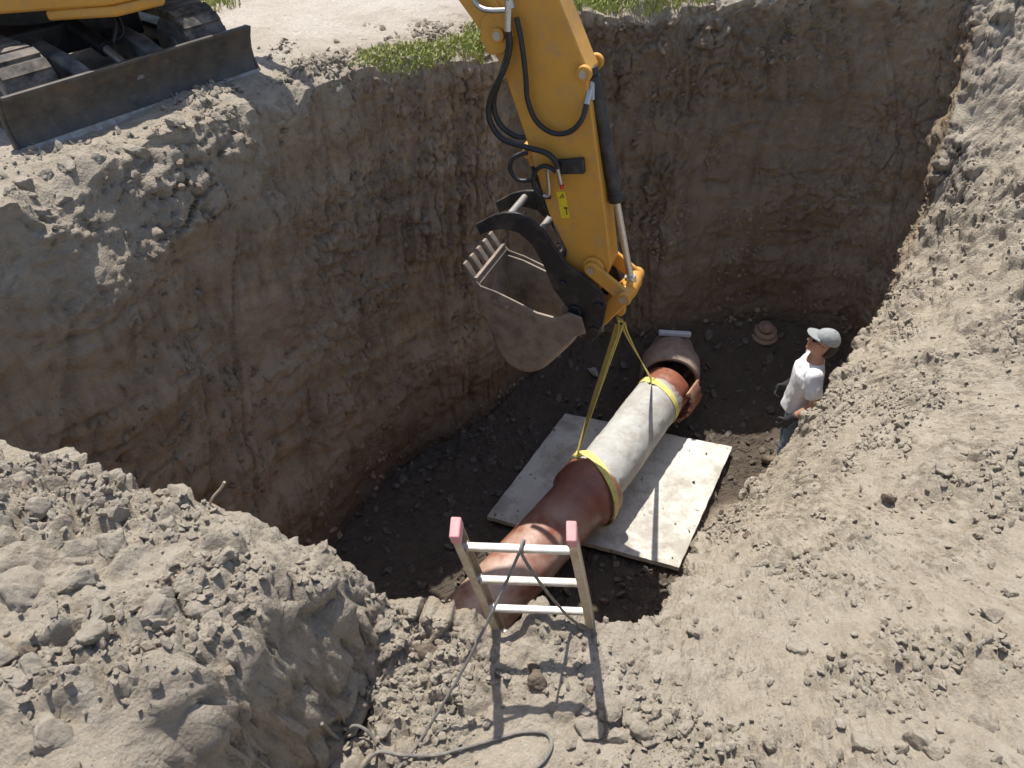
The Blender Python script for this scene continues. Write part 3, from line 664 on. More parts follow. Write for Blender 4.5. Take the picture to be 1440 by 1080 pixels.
# near-side wear plate edge and welded ears
MB().prism([(-1.16, .80), (-1.09, .70), (-.98, .72), (-.90, .85), (-.93, .98), (-1.06, 1.02), (-1.15, .93)], AR, .134, .150).build('pin_boss', YEL, stick, bevel=.006)
for s_ in (-1, 1):
    MB().cyl(AR(-.365, .655, s_*.117), AR(-.365, .655, s_*.165), .055, n=24).build('cylinder_boss', YEL, stick, bevel=.008)
    MB().cyl(AR(-.195, -.893, s_*.117), AR(-.195, -.893, s_*.155), .085, n=28).build('link_boss', YEL, stick, bevel=.01)
MB().cyl(AR(-.365, .655, .166), AR(-.365, .655, .178), .028, n=20).build('pin_cap', STEEL, stick)
MB().cyl(AR(-.195, -.893, .20), AR(-.195, -.893, .212), .030, n=20).build('pin_cap', STEEL, stick)
MB().prism([(-.86, .02), (-.72, .02), (-.70, -.14), (-.80, -.16)], AR, -.05, .05).build('thumb_bracket', YEL, stick, bevel=.01)
MB().cyl(AR(-.81, -.035, -.09), AR(-.81, -.035, .09), .04, n=20).build('thumb_pin', YEL, stick, bevel=.006)
MB().prism([(-.55, -.02), (-.33, .035), (-.31, -.085), (-.53, -.13)], AR, .117, .17).build('valve_block', BLK, stick, bevel=.012)
# warning decal with two pictogram panels
dec = MB().prism([(-.545, -.295), (-.475, -.280), (-.425, -.50), (-.495, -.515)], AR, .1155, .1175).build('warning_decal', simple('decal_yellow', (.85, .62, .02), .5, bstr=0), stick)
dk = simple('decal_ink', (.03, .03, .03), .6, bstr=0)
MB().prism([(-.520, -.345), (-.480, -.335), (-.492, -.300)], AR, .118, .1188).build('warning_triangle', dk, dec)
MB().prism([(-.508, -.338), (-.490, -.333), (-.495, -.316)], AR, .119, .1194).build('triangle_center', MATS['decal_yellow'], dec)
MB().prism([(-.475, -.43), (-.445, -.423), (-.448, -.408), (-.478, -.415)], AR, .118, .1188).prism([(-.462, -.425), (-.453, -.423), (-.442, -.475), (-.451, -.477)], AR, .1181, .1189).build('decal_pictogram', dk, dec)
# bucket cylinder
MB().cyl(AR(-.345, .60), AR(-.085, -.33), .052, n=24).cyl(AR(-.36, .66), AR(-.345, .60), .045, n=20).cyl(AR(-.10, -.28), AR(-.082, -.345), .058, n=24).build('bucket_cylinder', BLK, exc, bevel=.006)
MB().cyl(AR(-.085, -.33), AR(.098, -1.02), .027, n=20).cyl(AR(.09, -.99), AR(.105, -1.06), .045, n=20).build('cylinder_rod', CHROME, exc)
MB().cyl(AR(-.33, .56, .05), AR(-.31, .46, .10), .02).build('cylinder_port', STEEL, exc)
# rocker links and bucket link
def bar(p, q, r, extra=1.0):
    p, q = Vector(p), Vector(q); d = (q-p).normalized(); n_ = Vector((-d.y, d.x)); out = []
    for c, s0 in ((q, -1), (p, 1)):
        for i in range(9):
            t = -pi/2+pi*i/8; dd_ = d*(-s0)
            nn = Vector((-dd_.y, dd_.x)); out.append(tuple(c+dd_*cos(t)*r+nn*sin(t)*r))
    return out
for s_ in (-1, 1):
    MB().prism(bar((-.195, -.893), (.105, -1.085), .062), AR, s_*.157, s_*.195).build('rocker_link', YEL, exc, bevel=.008)
MB().prism(bar((.105, -1.085), (-.12, -1.43), .075), AR, -.10, .10).build('bucket_link', YEL, exc, bevel=.015)
MB().cyl(AR(.105, -1.085, -.23), AR(.105, -1.085, .23), .058, n=28).build('link_pin', YEL, exc, bevel=.01)
MB().cyl(AR(.105, -1.085, .23), AR(.105, -1.085, .242), .028, n=20).build('pin_cap', STEEL, exc)
MB().prism([(-.02, -1.30), (.075, -1.24), (.085, -1.36), (.055, -1.40), (.01, -1.39)], AR, -.03, .03).build('lifting_eye', YEL, exc, bevel=.01)
# thumb: two black plates with cross bars
th_poly = [(-1.21, -.665), (-1.05, -.548), (-.95, -.505), (-.856, -.487), (-.73, -.515), (-.606, -.60), (-.50, -.74), (-.40, -.86), (-.22, -.96), (-.08, -1.06), (-.03, -1.17), (-.05, -1.38), (-.13, -1.58),
           (-.28, -1.53), (-.36, -1.30), (-.50, -1.14), (-.60, -.92), (-.70, -.75), (-.82, -.665), (-.95, -.655), (-1.06, -.69), (-1.17, -.755)]
th = MB().prism(th_poly, AR, .195, .225).build('thumb', BLK, exc, bevel=.006)
MB().prism(th_poly, AR, -.225, -.195).build('thumb_plate', BLK, th, bevel=.006)
for a, z in ((-.93, -.56), (-.66, -.65), (-.50, -.90)): MB().cyl(AR(a, z, -.194), AR(a, z, .194), .030, n=20).build('thumb_cross_bar', BRIGHT, th)
for a, z, r in ((-.30, -1.30, .055), (-.12, -1.47, .05), (-.10, -1.20, .035), (-.42, -1.05, .025)): MB().cyl(AR(a, z, .226), AR(a, z, .25), r, n=24).build('pin_head', BLK, th, bevel=.006)
MB().cyl(AR(-.81, -.035), AR(-.60, -.56), .046, n=20).build('thumb_cylinder', BLK, exc, bevel=.006)
MB().cyl(AR(-.60, -.56), AR(-.47, -.90), .026, n=16).build('thumb_cylinder_rod', CHROME, exc)
# bucket
side = [(-1.165, -1.16), (-1.14, -1.225), (-.98, -1.245), (-.81, -1.295), (-.615, -1.35), (-.44, -1.36), (-.33, -1.28), (-.22, -1.30), (-.17, -1.45), (-.245, -1.50), (-.293, -1.62), (-.404, -1.79), (-.533, -1.967), (-.62, -2.04), (-.704, -2.08),
        (-.80, -2.08), (-.885, -2.05), (-.985, -1.945), (-1.055, -1.775), (-1.108, -1.59), (-1.150, -1.335)]
_sm = spline([Vector((a, z, 0)) for a, z in side[9:]+[side[0]]], 4)
side = side[:9]+[(q.x, q.y) for q in _sm][:-1]
BW = .31
bk = MB()
shell = side[9:]+[side[0]]
so = [(a, z) for a, z in shell]; cx, cz = -.72, -1.5
si = [(a+(cx-a)*.05, z+(cz-z)*.05) for a, z in so]
def flank(pts, k):      # lower shell drawn in towards the flanks, mouth edge untouched
    out = []
    for a, z in pts:
        t = min(max((-1.42-z)/.25, 0), 1); q = 1-(1-k)*t; out.append((cx+(a-cx)*q, cz+(z-cz)*q))
    return out
WS = [(-.31, .86), (-.302, .90), (-.285, .94), (-.26, .97), (-.22, .99), (-.16, 1), (0, 1), (.16, 1), (.22, .99), (.26, .97), (.285, .94), (.302, .90), (.31, .86)]
v = []; f = []; n = len(so)
for w, k in WS: v += [AR(a, z, w) for a, z in flank(so, k)]
for w, k in WS: v += [AR(a, z, w) for a, z in flank(si, k)]
m_ = len(WS)*n
for j in range(len(WS)-1):
    for i in range(n-1):
        q = j*n+i; f += [(q, q+1, q+n+1, q+n), (m_+q, m_+q+n, m_+q+n+1, m_+q+1)]
    for i in (0, n-1): q = j*n+i; f.append((q, q+n, m_+q+n, m_+q))
bk.add(v, f)
bkt = bk.build('bucket', BUCKET, exc)
for s_ in (-1, 1):
    MB().prism(side[:9]+flank(side[9:], .87), AR, s_*(BW-.022), s_*(BW+.003)).build('side_plate', BUCKET, bkt, bevel=.004)
    MB().prism([(-1.17, -1.15), (-1.13, -1.19), (-.98, -1.215), (-.81, -1.265), (-.70, -1.30), (-.72, -1.40), (-.95, -1.36), (-1.13, -1.33)], AR, s_*(BW+.004), s_*(BW+.022)).build('side_cutter', BUCKET, bkt, bevel=.004)
    MB().prism([(-.46, -1.36), (-.40, -1.24), (-.28, -1.20), (-.20, -1.30), (-.06, -1.38), (-.06, -1.50), (-.20, -1.60), (-.32, -1.60)], AR, s_*.13, s_*.165).build('bucket_ear', BUCKET, bkt, bevel=.006)
for s_ in (-.62, .62):
    for z_ in (0, 1): MB().cyl(AR(-1.0+.12*z_, -1.30-.03*z_, BW+.02 if s_ > 0 else -BW-.02), AR(-1.0+.12*z_, -1.30-.03*z_, (BW+.035) if s_ > 0 else -BW-.035), .018, n=12).build('bolt', BRIGHT, bkt)
MB().prism([(-1.20, -1.13), (-1.155, -1.35), (-1.13, -1.35), (-1.165, -1.12)], AR, -BW-.004, BW+.004).build('bucket_lip', BUCKET, bkt, bevel=.004)
for k in range(5):
    w = -BW+.035+k*(2*BW-.07)/4
    MB().prism([(-1.31, -1.02), (-1.285, -1.01), (-1.19, -1.15), (-1.17, -1.26), (-1.205, -1.26), (-1.235, -1.17)], AR, w-.032, w+.032).build('tooth', BUCKET, bkt, bevel=.008)
for a, z in ((-.30, -1.30), (-.12, -1.45)): MB().cyl(AR(a, z, -.19), AR(a, z, .19), .038, n=20).build('bucket_pin', BRIGHT, bkt)
# hoses and fittings
def hose(name, pts, r, mat=HOSE): return MB().tube([AR(*p) for p in pts], r, 10, 8).build(name, mat, exc)
hose('hydraulic_hose', [(-.915, .93, .21), (-.90, .80, .215), (-.945, .64, .21), (-1.06, .42, .19), (-1.085, .24, .18), (-.985, .10, .18), (-.78, .07, .20), (-.62, .06, .215), (-.545, .01, .20), (-.515, -.06, .19)], .021)
hose('hydraulic_hose', [(-.93, .92, .17), (-.93, .75, .175), (-1.00, .55, .165), (-1.06, .36, .15), (-1.02, .20, .14), (-.90, .11, .12), (-.80, .10, .08)], .021)
hose('hydraulic_hose', [(-.86, .99, .19), (-.815, .82, .20), (-.79, .60, .185), (-.775, .42, .175), (-.70, .27, .175), (-.57, .205, .18), (-.44, .235, .185), (-.355, .33, .18), (-.335, .44, .14)], .019)
hose('hydraulic_hose', [(-.80, -.02, .10), (-.90, -.06, .13), (-.93, -.16, .14), (-.86, -.24, .14), (-.76, -.23, .13), (-.70, -.20, .14)], .017)
hose('hydraulic_hose', [(-.53, -.09, .19), (-.62, -.06, .19), (-.70, -.12, .18), (-.72, -.24, .17), (-.66, -.33, .16), (-.58, -.33, .155)], .017)
hose('hydraulic_hose', [(-.70, -.20, -.0), (-.60, -.42, .05), (-.52, -.62, .06), (-.47, -.78, .05)], .017)
def fitting(pts, r=.017): return MB().tube([AR(*p) for p in pts], r, 10, 4).build('hydraulic_fitting', STEEL, exc, bevel=0)
fitting([(-.915, 1.10, .20), (-.915, .90, .21)], .026)
fitting([(-1.21, 1.22, .16), (-1.19, 1.08, .18), (-1.10, 1.02, .20), (-.95, 1.03, .205), (-.905, 1.04, .205)], .018)
fitting([(-.98, 1.42, .16), (-.95, 1.25, .18), (-.89, 1.05, .20)], .022)
fitting([(-.585, .02, .20), (-.535, -.01, .20), (-.51, -.10, .19), (-.49, -.19, .18)], .016)
fitting([(-.56, -.10, .18), (-.60, -.10, .18), (-.59, -.30, .165), (-.635, -.32, .165)], .015)
fitting([(-.335, .44, .14), (-.33, .53, .09), (-.335, .56, .05)], .022)
MB().cyl(AR(-.485, -.195, .18), AR(-.478, -.225, .178), .016, n=12).build('red_cap', simple('red_plastic', (.6, .04, .03), .5), exc)

# ------------------------------------------------------------------ shackle and slings
HK = AR(.040, -1.40)
sh = thing('shackle', HK-Vector((0, 0, .09)), 'dark steel shackle hanging under the bucket linkage', 'shackle')
MB().tube([AR(-.005, -1.395, .0), AR(-.010, -1.44, 0), AR(.005, -1.475, 0), AR(.04, -1.49, 0), AR(.075, -1.475, 0), AR(.09, -1.44, 0), AR(.085, -1.395, 0)], .013).build('shackle_bow', simple('dark_steel', (.06, .06, .06), .4, .7, (.2, .17, .13), .4), sh)
MB().cyl(AR(-.03, -1.395), AR(.11, -1.395), .014).build('shackle_pin', MATS['dark_steel'], sh)

# ------------------------------------------------------------------ clay pipes and slab
def pipe_material(name, coat):
    """glazed clay with a lime-grey cement coat; coat = (from, to) along the pipe in metres (local z)"""
    m, nt, b = nodes(name); p = objco(nt); sp_ = N(nt, 'ShaderNodeSeparateXYZ'); nt.links.new(p, sp_.inputs[0])
    n1 = noise(nt, p, 5, 6, .65); n2 = noise(nt, p, 24, 6, .7); n3 = noise(nt, p, 2.2, 4, .6)
    clay = mix(nt, ramp(nt, n1, [(.35, (0,)*3), (.7, (1,)*3)]), (.20, .066, .040), (.31, .118, .072))
    dust = mix(nt, n2, (.40, .265, .20), (.54, .41, .33))
    df = ramp(nt, n3, [(.36, (0,)*3), (.56, (.9,)*3)] if coat[2] else [(.52, (0,)*3), (.7, (.5,)*3)])
    if coat[2]:                                             # the bell end has been wiped clean, the barrel is still caked
        g_ = N(nt, 'ShaderNodeMapRange'); g_.inputs[1].default_value = 2.35; g_.inputs[2].default_value = 2.75; g_.inputs[3].default_value = 1; g_.inputs[4].default_value = .12; nt.links.new(sp_.outputs[2], g_.inputs[0])
        mu = N(nt, 'ShaderNodeMath', operation='MULTIPLY'); nt.links.new(df, mu.inputs[0]); nt.links.new(g_.outputs[0], mu.inputs[1]); df = mu.outputs[0]
    clay = mix(nt, df, clay, dust)
    lime = mix(nt, ramp(nt, n1, [(.3, (0,)*3), (.7, (1,)*3)]), (.35, .345, .325), (.50, .495, .465))
    lime = mix(nt, ramp(nt, noise(nt, p, 3.1, 7, .72), [(.48, (0,)*3), (.66, (.75,)*3)]), lime, (.29, .255, .205))
    lime = mix(nt, ramp(nt, noise(nt, p, 19, 5, .7), [(.60, (0,)*3), (.70, (.7,)*3)]), lime, (.22, .175, .13))
    a = N(nt, 'ShaderNodeMath', operation='MULTIPLY_ADD'); nt.links.new(n1, a.inputs[0]); a.inputs[1].default_value = .42; nt.links.new(sp_.outputs[2], a.inputs[2])
    lo = N(nt, 'ShaderNodeMapRange'); lo.inputs[1].default_value = coat[0]+.19; lo.inputs[2].default_value = coat[0]+.23; nt.links.new(a.outputs[0], lo.inputs[0])
    hi = N(nt, 'ShaderNodeMapRange'); hi.inputs[1].default_value = coat[1]+.19; hi.inputs[2].default_value = coat[1]+.23; hi.inputs[3].default_value = 1; hi.inputs[4].default_value = 0; nt.links.new(a.outputs[0], hi.inputs[0])
    mk = N(nt, 'ShaderNodeMath', operation='MULTIPLY'); nt.links.new(lo.outputs[0], mk.inputs[0]); nt.links.new(hi.outputs[0], mk.inputs[1])
    nt.links.new(mix(nt, mk.outputs[0], clay, lime), b.inputs['Base Color'])
    rg = N(nt, 'ShaderNodeMapRange'); rg.inputs[3].default_value = .38; rg.inputs[4].default_value = .9; nt.links.new(mk.outputs[0], rg.inputs[0]); nt.links.new(rg.outputs[0], b.inputs['Roughness'])
    pr = bump(nt, b, noise(nt, p, 9, 7, .7), .5, .02); bump(nt, b, n2, .3, .006, pr)
    return m
def pipe(name, p0, p1, prof, mat, label, name_rough=False):
    """prof: (distance, radius) pairs outward then back along the bore; origin at p0, local z along the pipe"""
    p0, p1 = Vector(p0), Vector(p1); d = (p1-p0).normalized(); n = 72; v = []; f = []
    for k, (t, r) in enumerate(prof):
        for i in range(n):
            a = 2*pi*i/n; v.append((cos(a)*r, sin(a)*r, t))
    for k in range(len(prof)-1): f += [(k*n+i, k*n+(i+1) % n, (k+1)*n+(i+1) % n, (k+1)*n+i) for i in range(n)]
    V = np.array(v, np.float32); rr = np.hypot(V[:, 0], V[:, 1]); w = fbm(V*4, 3, 401)*.007+np.clip(fbm(V*13, 3, 411), 0, 1)*.012*(1 if name_rough else 0); V[:, 0] *= 1+w/rr; V[:, 1] *= 1+w/rr
    me = mesh_np(name, V, f); me.set_sharp_from_angle(angle=R(35)); o = link(name, me, mat)
    o.matrix_world = Matrix.Translation(p0) @ d.to_track_quat('Z', 'Y').to_matrix().to_4x4(); tag(o, label, 'pipe', None); return o
ax0 = Vector((.76, 5.34, -3.2)); axd = (Vector((1.71, 6.86, -3.2))-ax0).normalized()
Lp = (Vector((1.71, 6.86, -3.2))-ax0).length
def lin(a, b, n): return [(a[0]+(b[0]-a[0])*i/n, a[1]+(b[1]-a[1])*i/n) for i in range(n)]
# lifted pipe
r0 = .270
pipe('clay_pipe', ax0-axd*.12, ax0+axd*(Lp+.05), lin((0, r0), (Lp+.17, r0), 90)+[(Lp+.17, r0), (Lp+.172, r0-.035)]+[(0, r0-.035), (0, r0)], pipe_material('clay_pipe_coated', (.22, Lp-.08, 0)), 'grey coated clay pipe held by yellow slings above the slab', True)
# pipe already laid, bell end up against the lifted one
nd = (ax0-Vector((-.18, 4.15, -3.30))).normalized(); nb = ax0+axd*.10
Ln = 3.2; p_far = nb-nd*Ln
rb, rbell = .280, .335
prof = lin((0, rb), (Ln-.34, rb), 30)+[(Ln-.34, rb), (Ln-.30, rb+.012), (Ln-.25, rbell-.01), (Ln-.22, rbell), (Ln-.02, rbell), (Ln, rbell-.012), (Ln-.005, rbell-.045), (Ln-.2, rbell-.05), (Ln-.21, rb-.04), (0, rb-.04)]
pipe('clay_pipe', p_far, nb, prof, pipe_material('clay_pipe_red', (-5, -4, 1)), 'dusty red clay pipe running under the ladder, bell end uppermost')
# pipe at the back, socket facing the camera
bm0 = Vector((1.77, 6.98, -3.17)); bd = Vector((.20, .97, .02)).normalized()
prof = [(.02, .285), (0, .30), (.0, .325), (.02, .337), (.30, .337), (.36, .30), (.42, .275)]+[(.52, .262), (.60, .245), (.66, .21), (.69, .15), (.70, .02), (.66, .02), (.60, .2), (.32, .22), (.30, .265), (.02, .27)]
pipe('clay_pipe', bm0, bm0+bd, prof, simple('dusty_clay', (.25, .165, .125), .8, 0, (.34, .275, .225), .8, 7, bstr=.4), 'grey brown clay pipe socket at the back wall under the pale bar')
# broken bell collar beside it
cb = MB(); c0 = Vector((1.70, 6.76, -3.24)); X_, Y_, D_ = frame_from(axd); n = 22; v = []; f = []
for k, (t, r) in enumerate(((0, .325), (.24, .332), (.24, .295), (0, .29))):
    for i in range(n+1):
        a = -1.25+1.9*i/n; e_ = .025*sin(i*1.7+k)+.02*sin(i*.6); v.append(c0+axd*(t+e_*(1 if k in (1, 2) else -1))+(X_*-cos(a)+Vector((0, 0, 1))*(sin(a)))*r)
m1 = n+1
for i in range(n): f += [(i, i+1, m1+i+1, m1+i), (m1+i, m1+i+1, 2*m1+i+1, 2*m1+i), (2*m1+i, 2*m1+i+1, 3*m1+i+1, 3*m1+i), (3*m1+i, 3*m1+i+1, i+1, i)]
f += [(0, m1, 2*m1, 3*m1), (n, 3*m1+n, 2*m1+n, m1+n)]
# turn the shard so it cups the right side of the pipe
cb.add(v, f); o = cb.build('pipe_collar', simple('red_clay', (.34, .13, .075), .6, 0, (.45, .36, .28), .6, 6, bstr=.3)); tag(o, 'broken clay collar piece cupping the end of the lifted pipe', 'pipe piece')
# slab
slab_c = [(.61, 6.87), (2.41, 6.32), (1.57, 4.70), (-.25, 5.33)]
def slab():
    n = 44; t = .06; g = np.linspace(0, 1, n); A, B, C_, D = (np.array(q) for q in slab_c)
    u, v = np.meshgrid(g, g, indexing='ij'); xy = (A[None, None]*(1-u[..., None])*(1-v[..., None])+B*u[..., None]*(1-v[..., None])+C_*u[..., None]*v[..., None]+D*(1-u[..., None])*v[..., None])
    p3 = np.concatenate([xy.reshape(-1, 2), np.zeros((n*n, 1))], 1).astype(np.float32)
    eu = np.minimum(np.minimum(u, 1-u), np.minimum(v, 1-v)).reshape(-1)
    jit = fbm(p3*9, 3, 500); ctr = np.array([1.085, 5.805])
    p3[:, :2] += (p3[:, :2]-ctr)*np.where(eu < 1e-6, .008*fbm(p3*16, 3, 505), 0)[:, None]
    top = p3.copy(); top[:, 2] = -3.555+.006*fbm(p3*3, 4, 510)-np.where(eu < 1e-6, .006+.006*np.abs(jit), 0); bot = p3.copy(); bot[:, 2] = -3.555-t
    V = np.concatenate([top, bot]); idx = np.arange(n*n).reshape(n, n)
    f = np.stack([idx[:-1, :-1], idx[1:, :-1], idx[1:, 1:], idx[:-1, 1:]], -1).reshape(-1, 4)
    fs = [f[:, ::-1], f+n*n]
    for L in (idx[0, :], idx[:, -1], idx[-1, ::-1], idx[::-1, 0]): fs.append(np.stack([L[:-1], L[1:], L[1:]+n*n, L[:-1]+n*n], 1))
    return mesh_np('slab', V, np.concatenate(fs))
m, nt, b = nodes('slab_concrete'); p = geopos(nt)
n1 = noise(nt, p, 2.2, 6, .6); n2 = noise(nt, p, 16, 6, .7)
c = mix(nt, ramp(nt, n1, [(.3, (0,)*3), (.7, (1,)*3)]), (.48, .455, .405), (.62, .595, .54)); c = mix(nt, ramp(nt, n2, [(.55, (0,)*3), (.75, (.5,)*3)]), c, (.34, .29, .23))
c = mix(nt, ramp(nt, noise(nt, p, 9, 3, .5), [(.66, (0,)*3), (.72, (.8,)*3)]), c, (.20, .15, .11))
c = mix(nt, ramp(nt, noise(nt, p, 1.7, 7, .7), [(.50, (0,)*3), (.60, (.75,)*3)]), c, (.33, .30, .255))
c = mix(nt, ramp(nt, noise(nt, p, 30, 2, .5), [(.72, (0,)*3), (.75, (.8,)*3)]), c, (.16, .12, .09))
nt.links.new(c, b.inputs['Base Color']); b.inputs['Roughness'].default_value = .9; bump(nt, b, n2, .4, .006)
c = mix(nt, ramp(nt, noise(nt, p, 3.3, 8, .75), [(.52, (0,)*3), (.66, (.7,)*3)]), c, (.27, .225, .17))
nt.links.new(c, b.inputs['Base Color'])
me = slab(); me.set_sharp_from_angle(angle=R(40)); o = link('slab', me, m); tag(o, 'square pale slab lying on the pit floor beneath the pipe', 'slab')

qn = 110; su, sv = rng.random(qn), rng.random(qn)**.7; A_, B_, C2, D2 = (np.array(q) for q in slab_c)
sp2 = (A_*((1-su)*(1-sv))[:, None]+B_*(su*(1-sv))[:, None]+C2*(su*sv)[:, None]+D2*((1-su)*sv)[:, None])
sp3 = np.concatenate([sp2, np.full((qn, 1), -3.552)], 1).astype(np.float32)
o = scatter('slab_crumbs', np.arange(qn), sp3, np.tile(np.array([[0, 0, 1.]], np.float32), (qn, 1)), .003, .02, 3.5, CLOD_WALL); tag(o, 'crumbs of soil dropped on the pale slab', 'dirt')
# slings
ringax = axd
X_, Y_, D_ = frame_from(axd)                       # X_ horizontal, Y_ up-ish
def ring(c, r, a0, a1, n=20, tilt=0, lag=0):
    out = []
    for i in range(n+1):
        a = a0+(a1-a0)*i/n; out.append(c+(X_*cos(a)+Vector((0, 0, 1))*sin(a))*r+axd*(tilt*sin(a)+lag*cos(a)))
    return out
hk = AR(.040, -1.475)
def sling(label, c, r, top_off, tilt, lean, lag):
    t = thing('lifting_sling', c+Vector((0, 0, -r)), label, 'sling', None)
    top = c+(X_*sin(lean)+Vector((0, 0, 1))*cos(lean))*(r+.03)+axd*top_off
    pr_ = ring(c, r+.008, pi*.5-lean-.22, pi*.5-lean-2*pi+.22, 34, tilt, lag)
    MB().ribbon([top-axd*0]+pr_+[top],   .075, .006, 3, side=lambda k, d, u: axd+Vector((0, 0, .12))).build('choker_loop', STRAP, t)
    d0 = (hk-top)
    MB().ribbon([hk+Vector((.012, 0, .03)), hk-d0*.12+Vector((.008, 0, 0)), top+d0*.45, top+d0*.1, top-Vector((0, 0, .02))], .088, .007, 6, side=lambda k, d, u: (X_*(1-.55*u)+axd*(.25+.9*u))).build('strap', STRAP, t)
    MB().ribbon([hk+Vector((-.02, .01, .04)), hk-d0*.06, hk-d0*.22+AN*.012, top+d0*.62+AN*.008, top+d0*.40], .072, .006, 6, side=lambda k, d, u: (X_*.7+axd*.6)).build('strap_ply', STRAP, t)
    return t
sling('yellow web sling choked round the red bell end of the pipe', ax0+axd*.05, rbell, .06, .03, R(38), .17)
sling('yellow web sling choked round the far end of the grey pipe', ax0+axd*(Lp-.22), r0, -.05, -.04, R(14), .08)

# ------------------------------------------------------------------ ladder
lad = thing('ladder', (.37, 2.77, -3.7), 'aluminium ladder with pink end caps standing in the pit at the near edge', 'ladder')
lb, rbv = Vector((-.09, 2.235, -.70)), Vector((.37, 2.215, -.70)); lt, rt = Vector((-.225, 2.085, .12)), Vector((.235, 2.065, .12))
ud = (lt-lb).normalized(); wd = (rt-lt).normalized(); nd_ = wd.cross(ud).normalized()
LM = Matrix((wd, nd_, ud)).transposed(); Llen = (lt-lb).length; down = 3.55
for q, s_ in ((lt, 1), (rt, -1)):
    mb = MB(); c_ = q-ud*(Llen+down)/2
    mb.box(c_-wd*s_*.011, (.004, .086, Llen+down), LM); mb.box(c_+nd_*.041, (.034, .004, Llen+down), LM); mb.box(c_-nd_*.041, (.034, .004, Llen+down), LM)
    mb.build('rail', RAIL, lad, bevel=.0012)
    MB().box(q-ud*.020, (.042, .094, .056), LM).build('end_cap', PINK, lad, bevel=.006)
k = 0; s_ = .155
while s_ < Llen+down-.15:
    p0, p1 = lt-ud*s_, rt-ud*s_
    mb = MB(); x_, y_ = nd_, ud; n = 12; v = []
    for q in (p0-wd*.012, p1+wd*.012):
        for i in range(n):
            a = 2*pi*i/n; v.append(q+x_*cos(a)*.019+y_*(sin(a)*.019 if sin(a) < .5 else .0125))
    mb.cyl(p0+wd*.012, p0+wd*.020, .026).cyl(p1-wd*.020, p1-wd*.012, .026)
    mb.add(v, [(i, (i+1) % n, n+(i+1) % n, n+i) for i in range(n)]+[tuple(range(n-1, -1, -1)), tuple(range(n, 2*n))]).build('rung', ALU, lad, bevel=.001)
    s_ += .30; k += 1

# ------------------------------------------------------------------ rope
rung_top = (lt+rt)/2-ud*.155+wd*.012
def gp(pts, dz=.012): return [drop(x, y, dz) for x, y in pts]
rope_pts = gp([(.066, 1.53), (.139, 1.59), (.169, 1.65), (.143, 1.70), (.044, 1.71), (-.046, 1.69), (-.148, 1.66), (-.229, 1.63), (-.322, 1.605), (-.456, 1.60), (-.563, 1.615), (-.62, 1.59), (-.66, 1.56)])
rope_pts2 = gp([(-.782, 1.646), (-.749, 1.705), (-.694, 1.731), (-.636, 1.712), (-.591, 1.68), (-.562, 1.645), (-.53, 1.60), (-.52, 1.55), (-.55, 1.50)])
for q in rope_pts2[1:4]: q.z += .05
g0, g1 = drop(-.40, 1.66, .012), drop(-.50, 1.53, .012)
taut = [g1, g0, g0.lerp(rung_top, .25)-Vector((0, 0, .05)), g0.lerp(rung_top, .5)-Vector((0, 0, .07)), g0.lerp(rung_top, .78)-Vector((0, 0, .04)), rung_top-nd_*.022-ud*.01, rung_top+ud*.03, rung_top+nd_*.026,
        rung_top+nd_*.05-ud*.12+wd*.03, rung_top+nd_*.04-ud*.35+wd*.07, rung_top+nd_*.03-ud*.58+wd*.12, rung_top+nd_*.035-ud*.74+wd*.17, rung_top+nd_*.04-ud*1.2+wd*.17]
rp = thing('rope', g1, 'grey rope draped over the top ladder rung and lying in loops on the dirt', 'rope')
MB().tube(taut, .0070, 8, 8).build('draped_rope', ROPE, rp)
MB().tube(rope_pts, .0078, 8, 6).build('ground_loop', ROPE, rp)
MB().tube(rope_pts2, .0078, 8, 6).build('ground_coil', ROPE, rp)

# ------------------------------------------------------------------ small things
lv = bm0+bd*.50+Vector((.0, 0, .262))
o = MB().box(lv+Vector((0, 0, .03)), (.37, .06, .06), Matrix.Rotation(R(-6), 3, 'Z')).build('level_bar', simple('pale_plastic', (.58, .62, .66), .5, 0, (.4, .36, .3), .3), None, bevel=.016, seg=3); tag(o, 'short pale grey bar lying across the top of the rear pipe', 'bar')
cn = dropf(3.09, 7.95, -.06)
rg = thing('ringed_drum', cn, 'small tan stack of rings at the foot of the far wall', 'ring stack')
for k, (r, z) in enumerate(((.155, .02), (.13, .075), (.085, .13))):
    mb = MB(); prof = [(-.0, r*.6), (0, r), (.02, r+.012), (.035, r+.008), (.045, r-.005), (.045, r*.6)]
    mb.lathe(cn+Vector((0, 0, z)), Vector((0, -.25, 1)), prof, 32).build('ring', simple('tan_clay', (.36, .24, .17), .8, 0, (.2, .15, .11), .5, 12, bstr=.3), rg)
MB().lathe(cn+Vector((0, -.04, .17)), Vector((0, -.25, 1)), [(0, .07), (.03, .055), (.05, .02), (.052, .001)], 24).build('cap', MATS['tan_clay'], rg)
def shard(name, x, y, s, mat, label, cat, k):
    me = CLODS[k].copy(); me.materials.clear(); me.materials.append(mat); o = bpy.data.objects.new(name, me); COL.objects.link(o); q = dropf(x, y)
    o.location = (x, y, q.z+s*.3); o.scale = (s, s*.7, s*.45); o.rotation_euler = (.3, .2, k); tag(o, label, cat); return o
shard('pale_stone', .98, 7.5, .10, simple('pale_stone', (.48, .45, .42), .8), 'pale stone on the dark floor behind the bucket', 'stone', 2)
shard('clay_shard', 1.50, 4.32, .09, MATS['red_clay'], 'red clay shard by the near corner of the slab', 'shard', 4)
shard('clay_shard', 1.28, 4.1, .07, MATS['red_clay'], 'small red clay shard on the shaded floor right of the ladder', 'shard', 6)
tw = thing('twig', drop(-1.36, 2.42), 'short pale twig sticking up from the mound crest', 'twig'); q = drop(-1.36, 2.42, -.02)
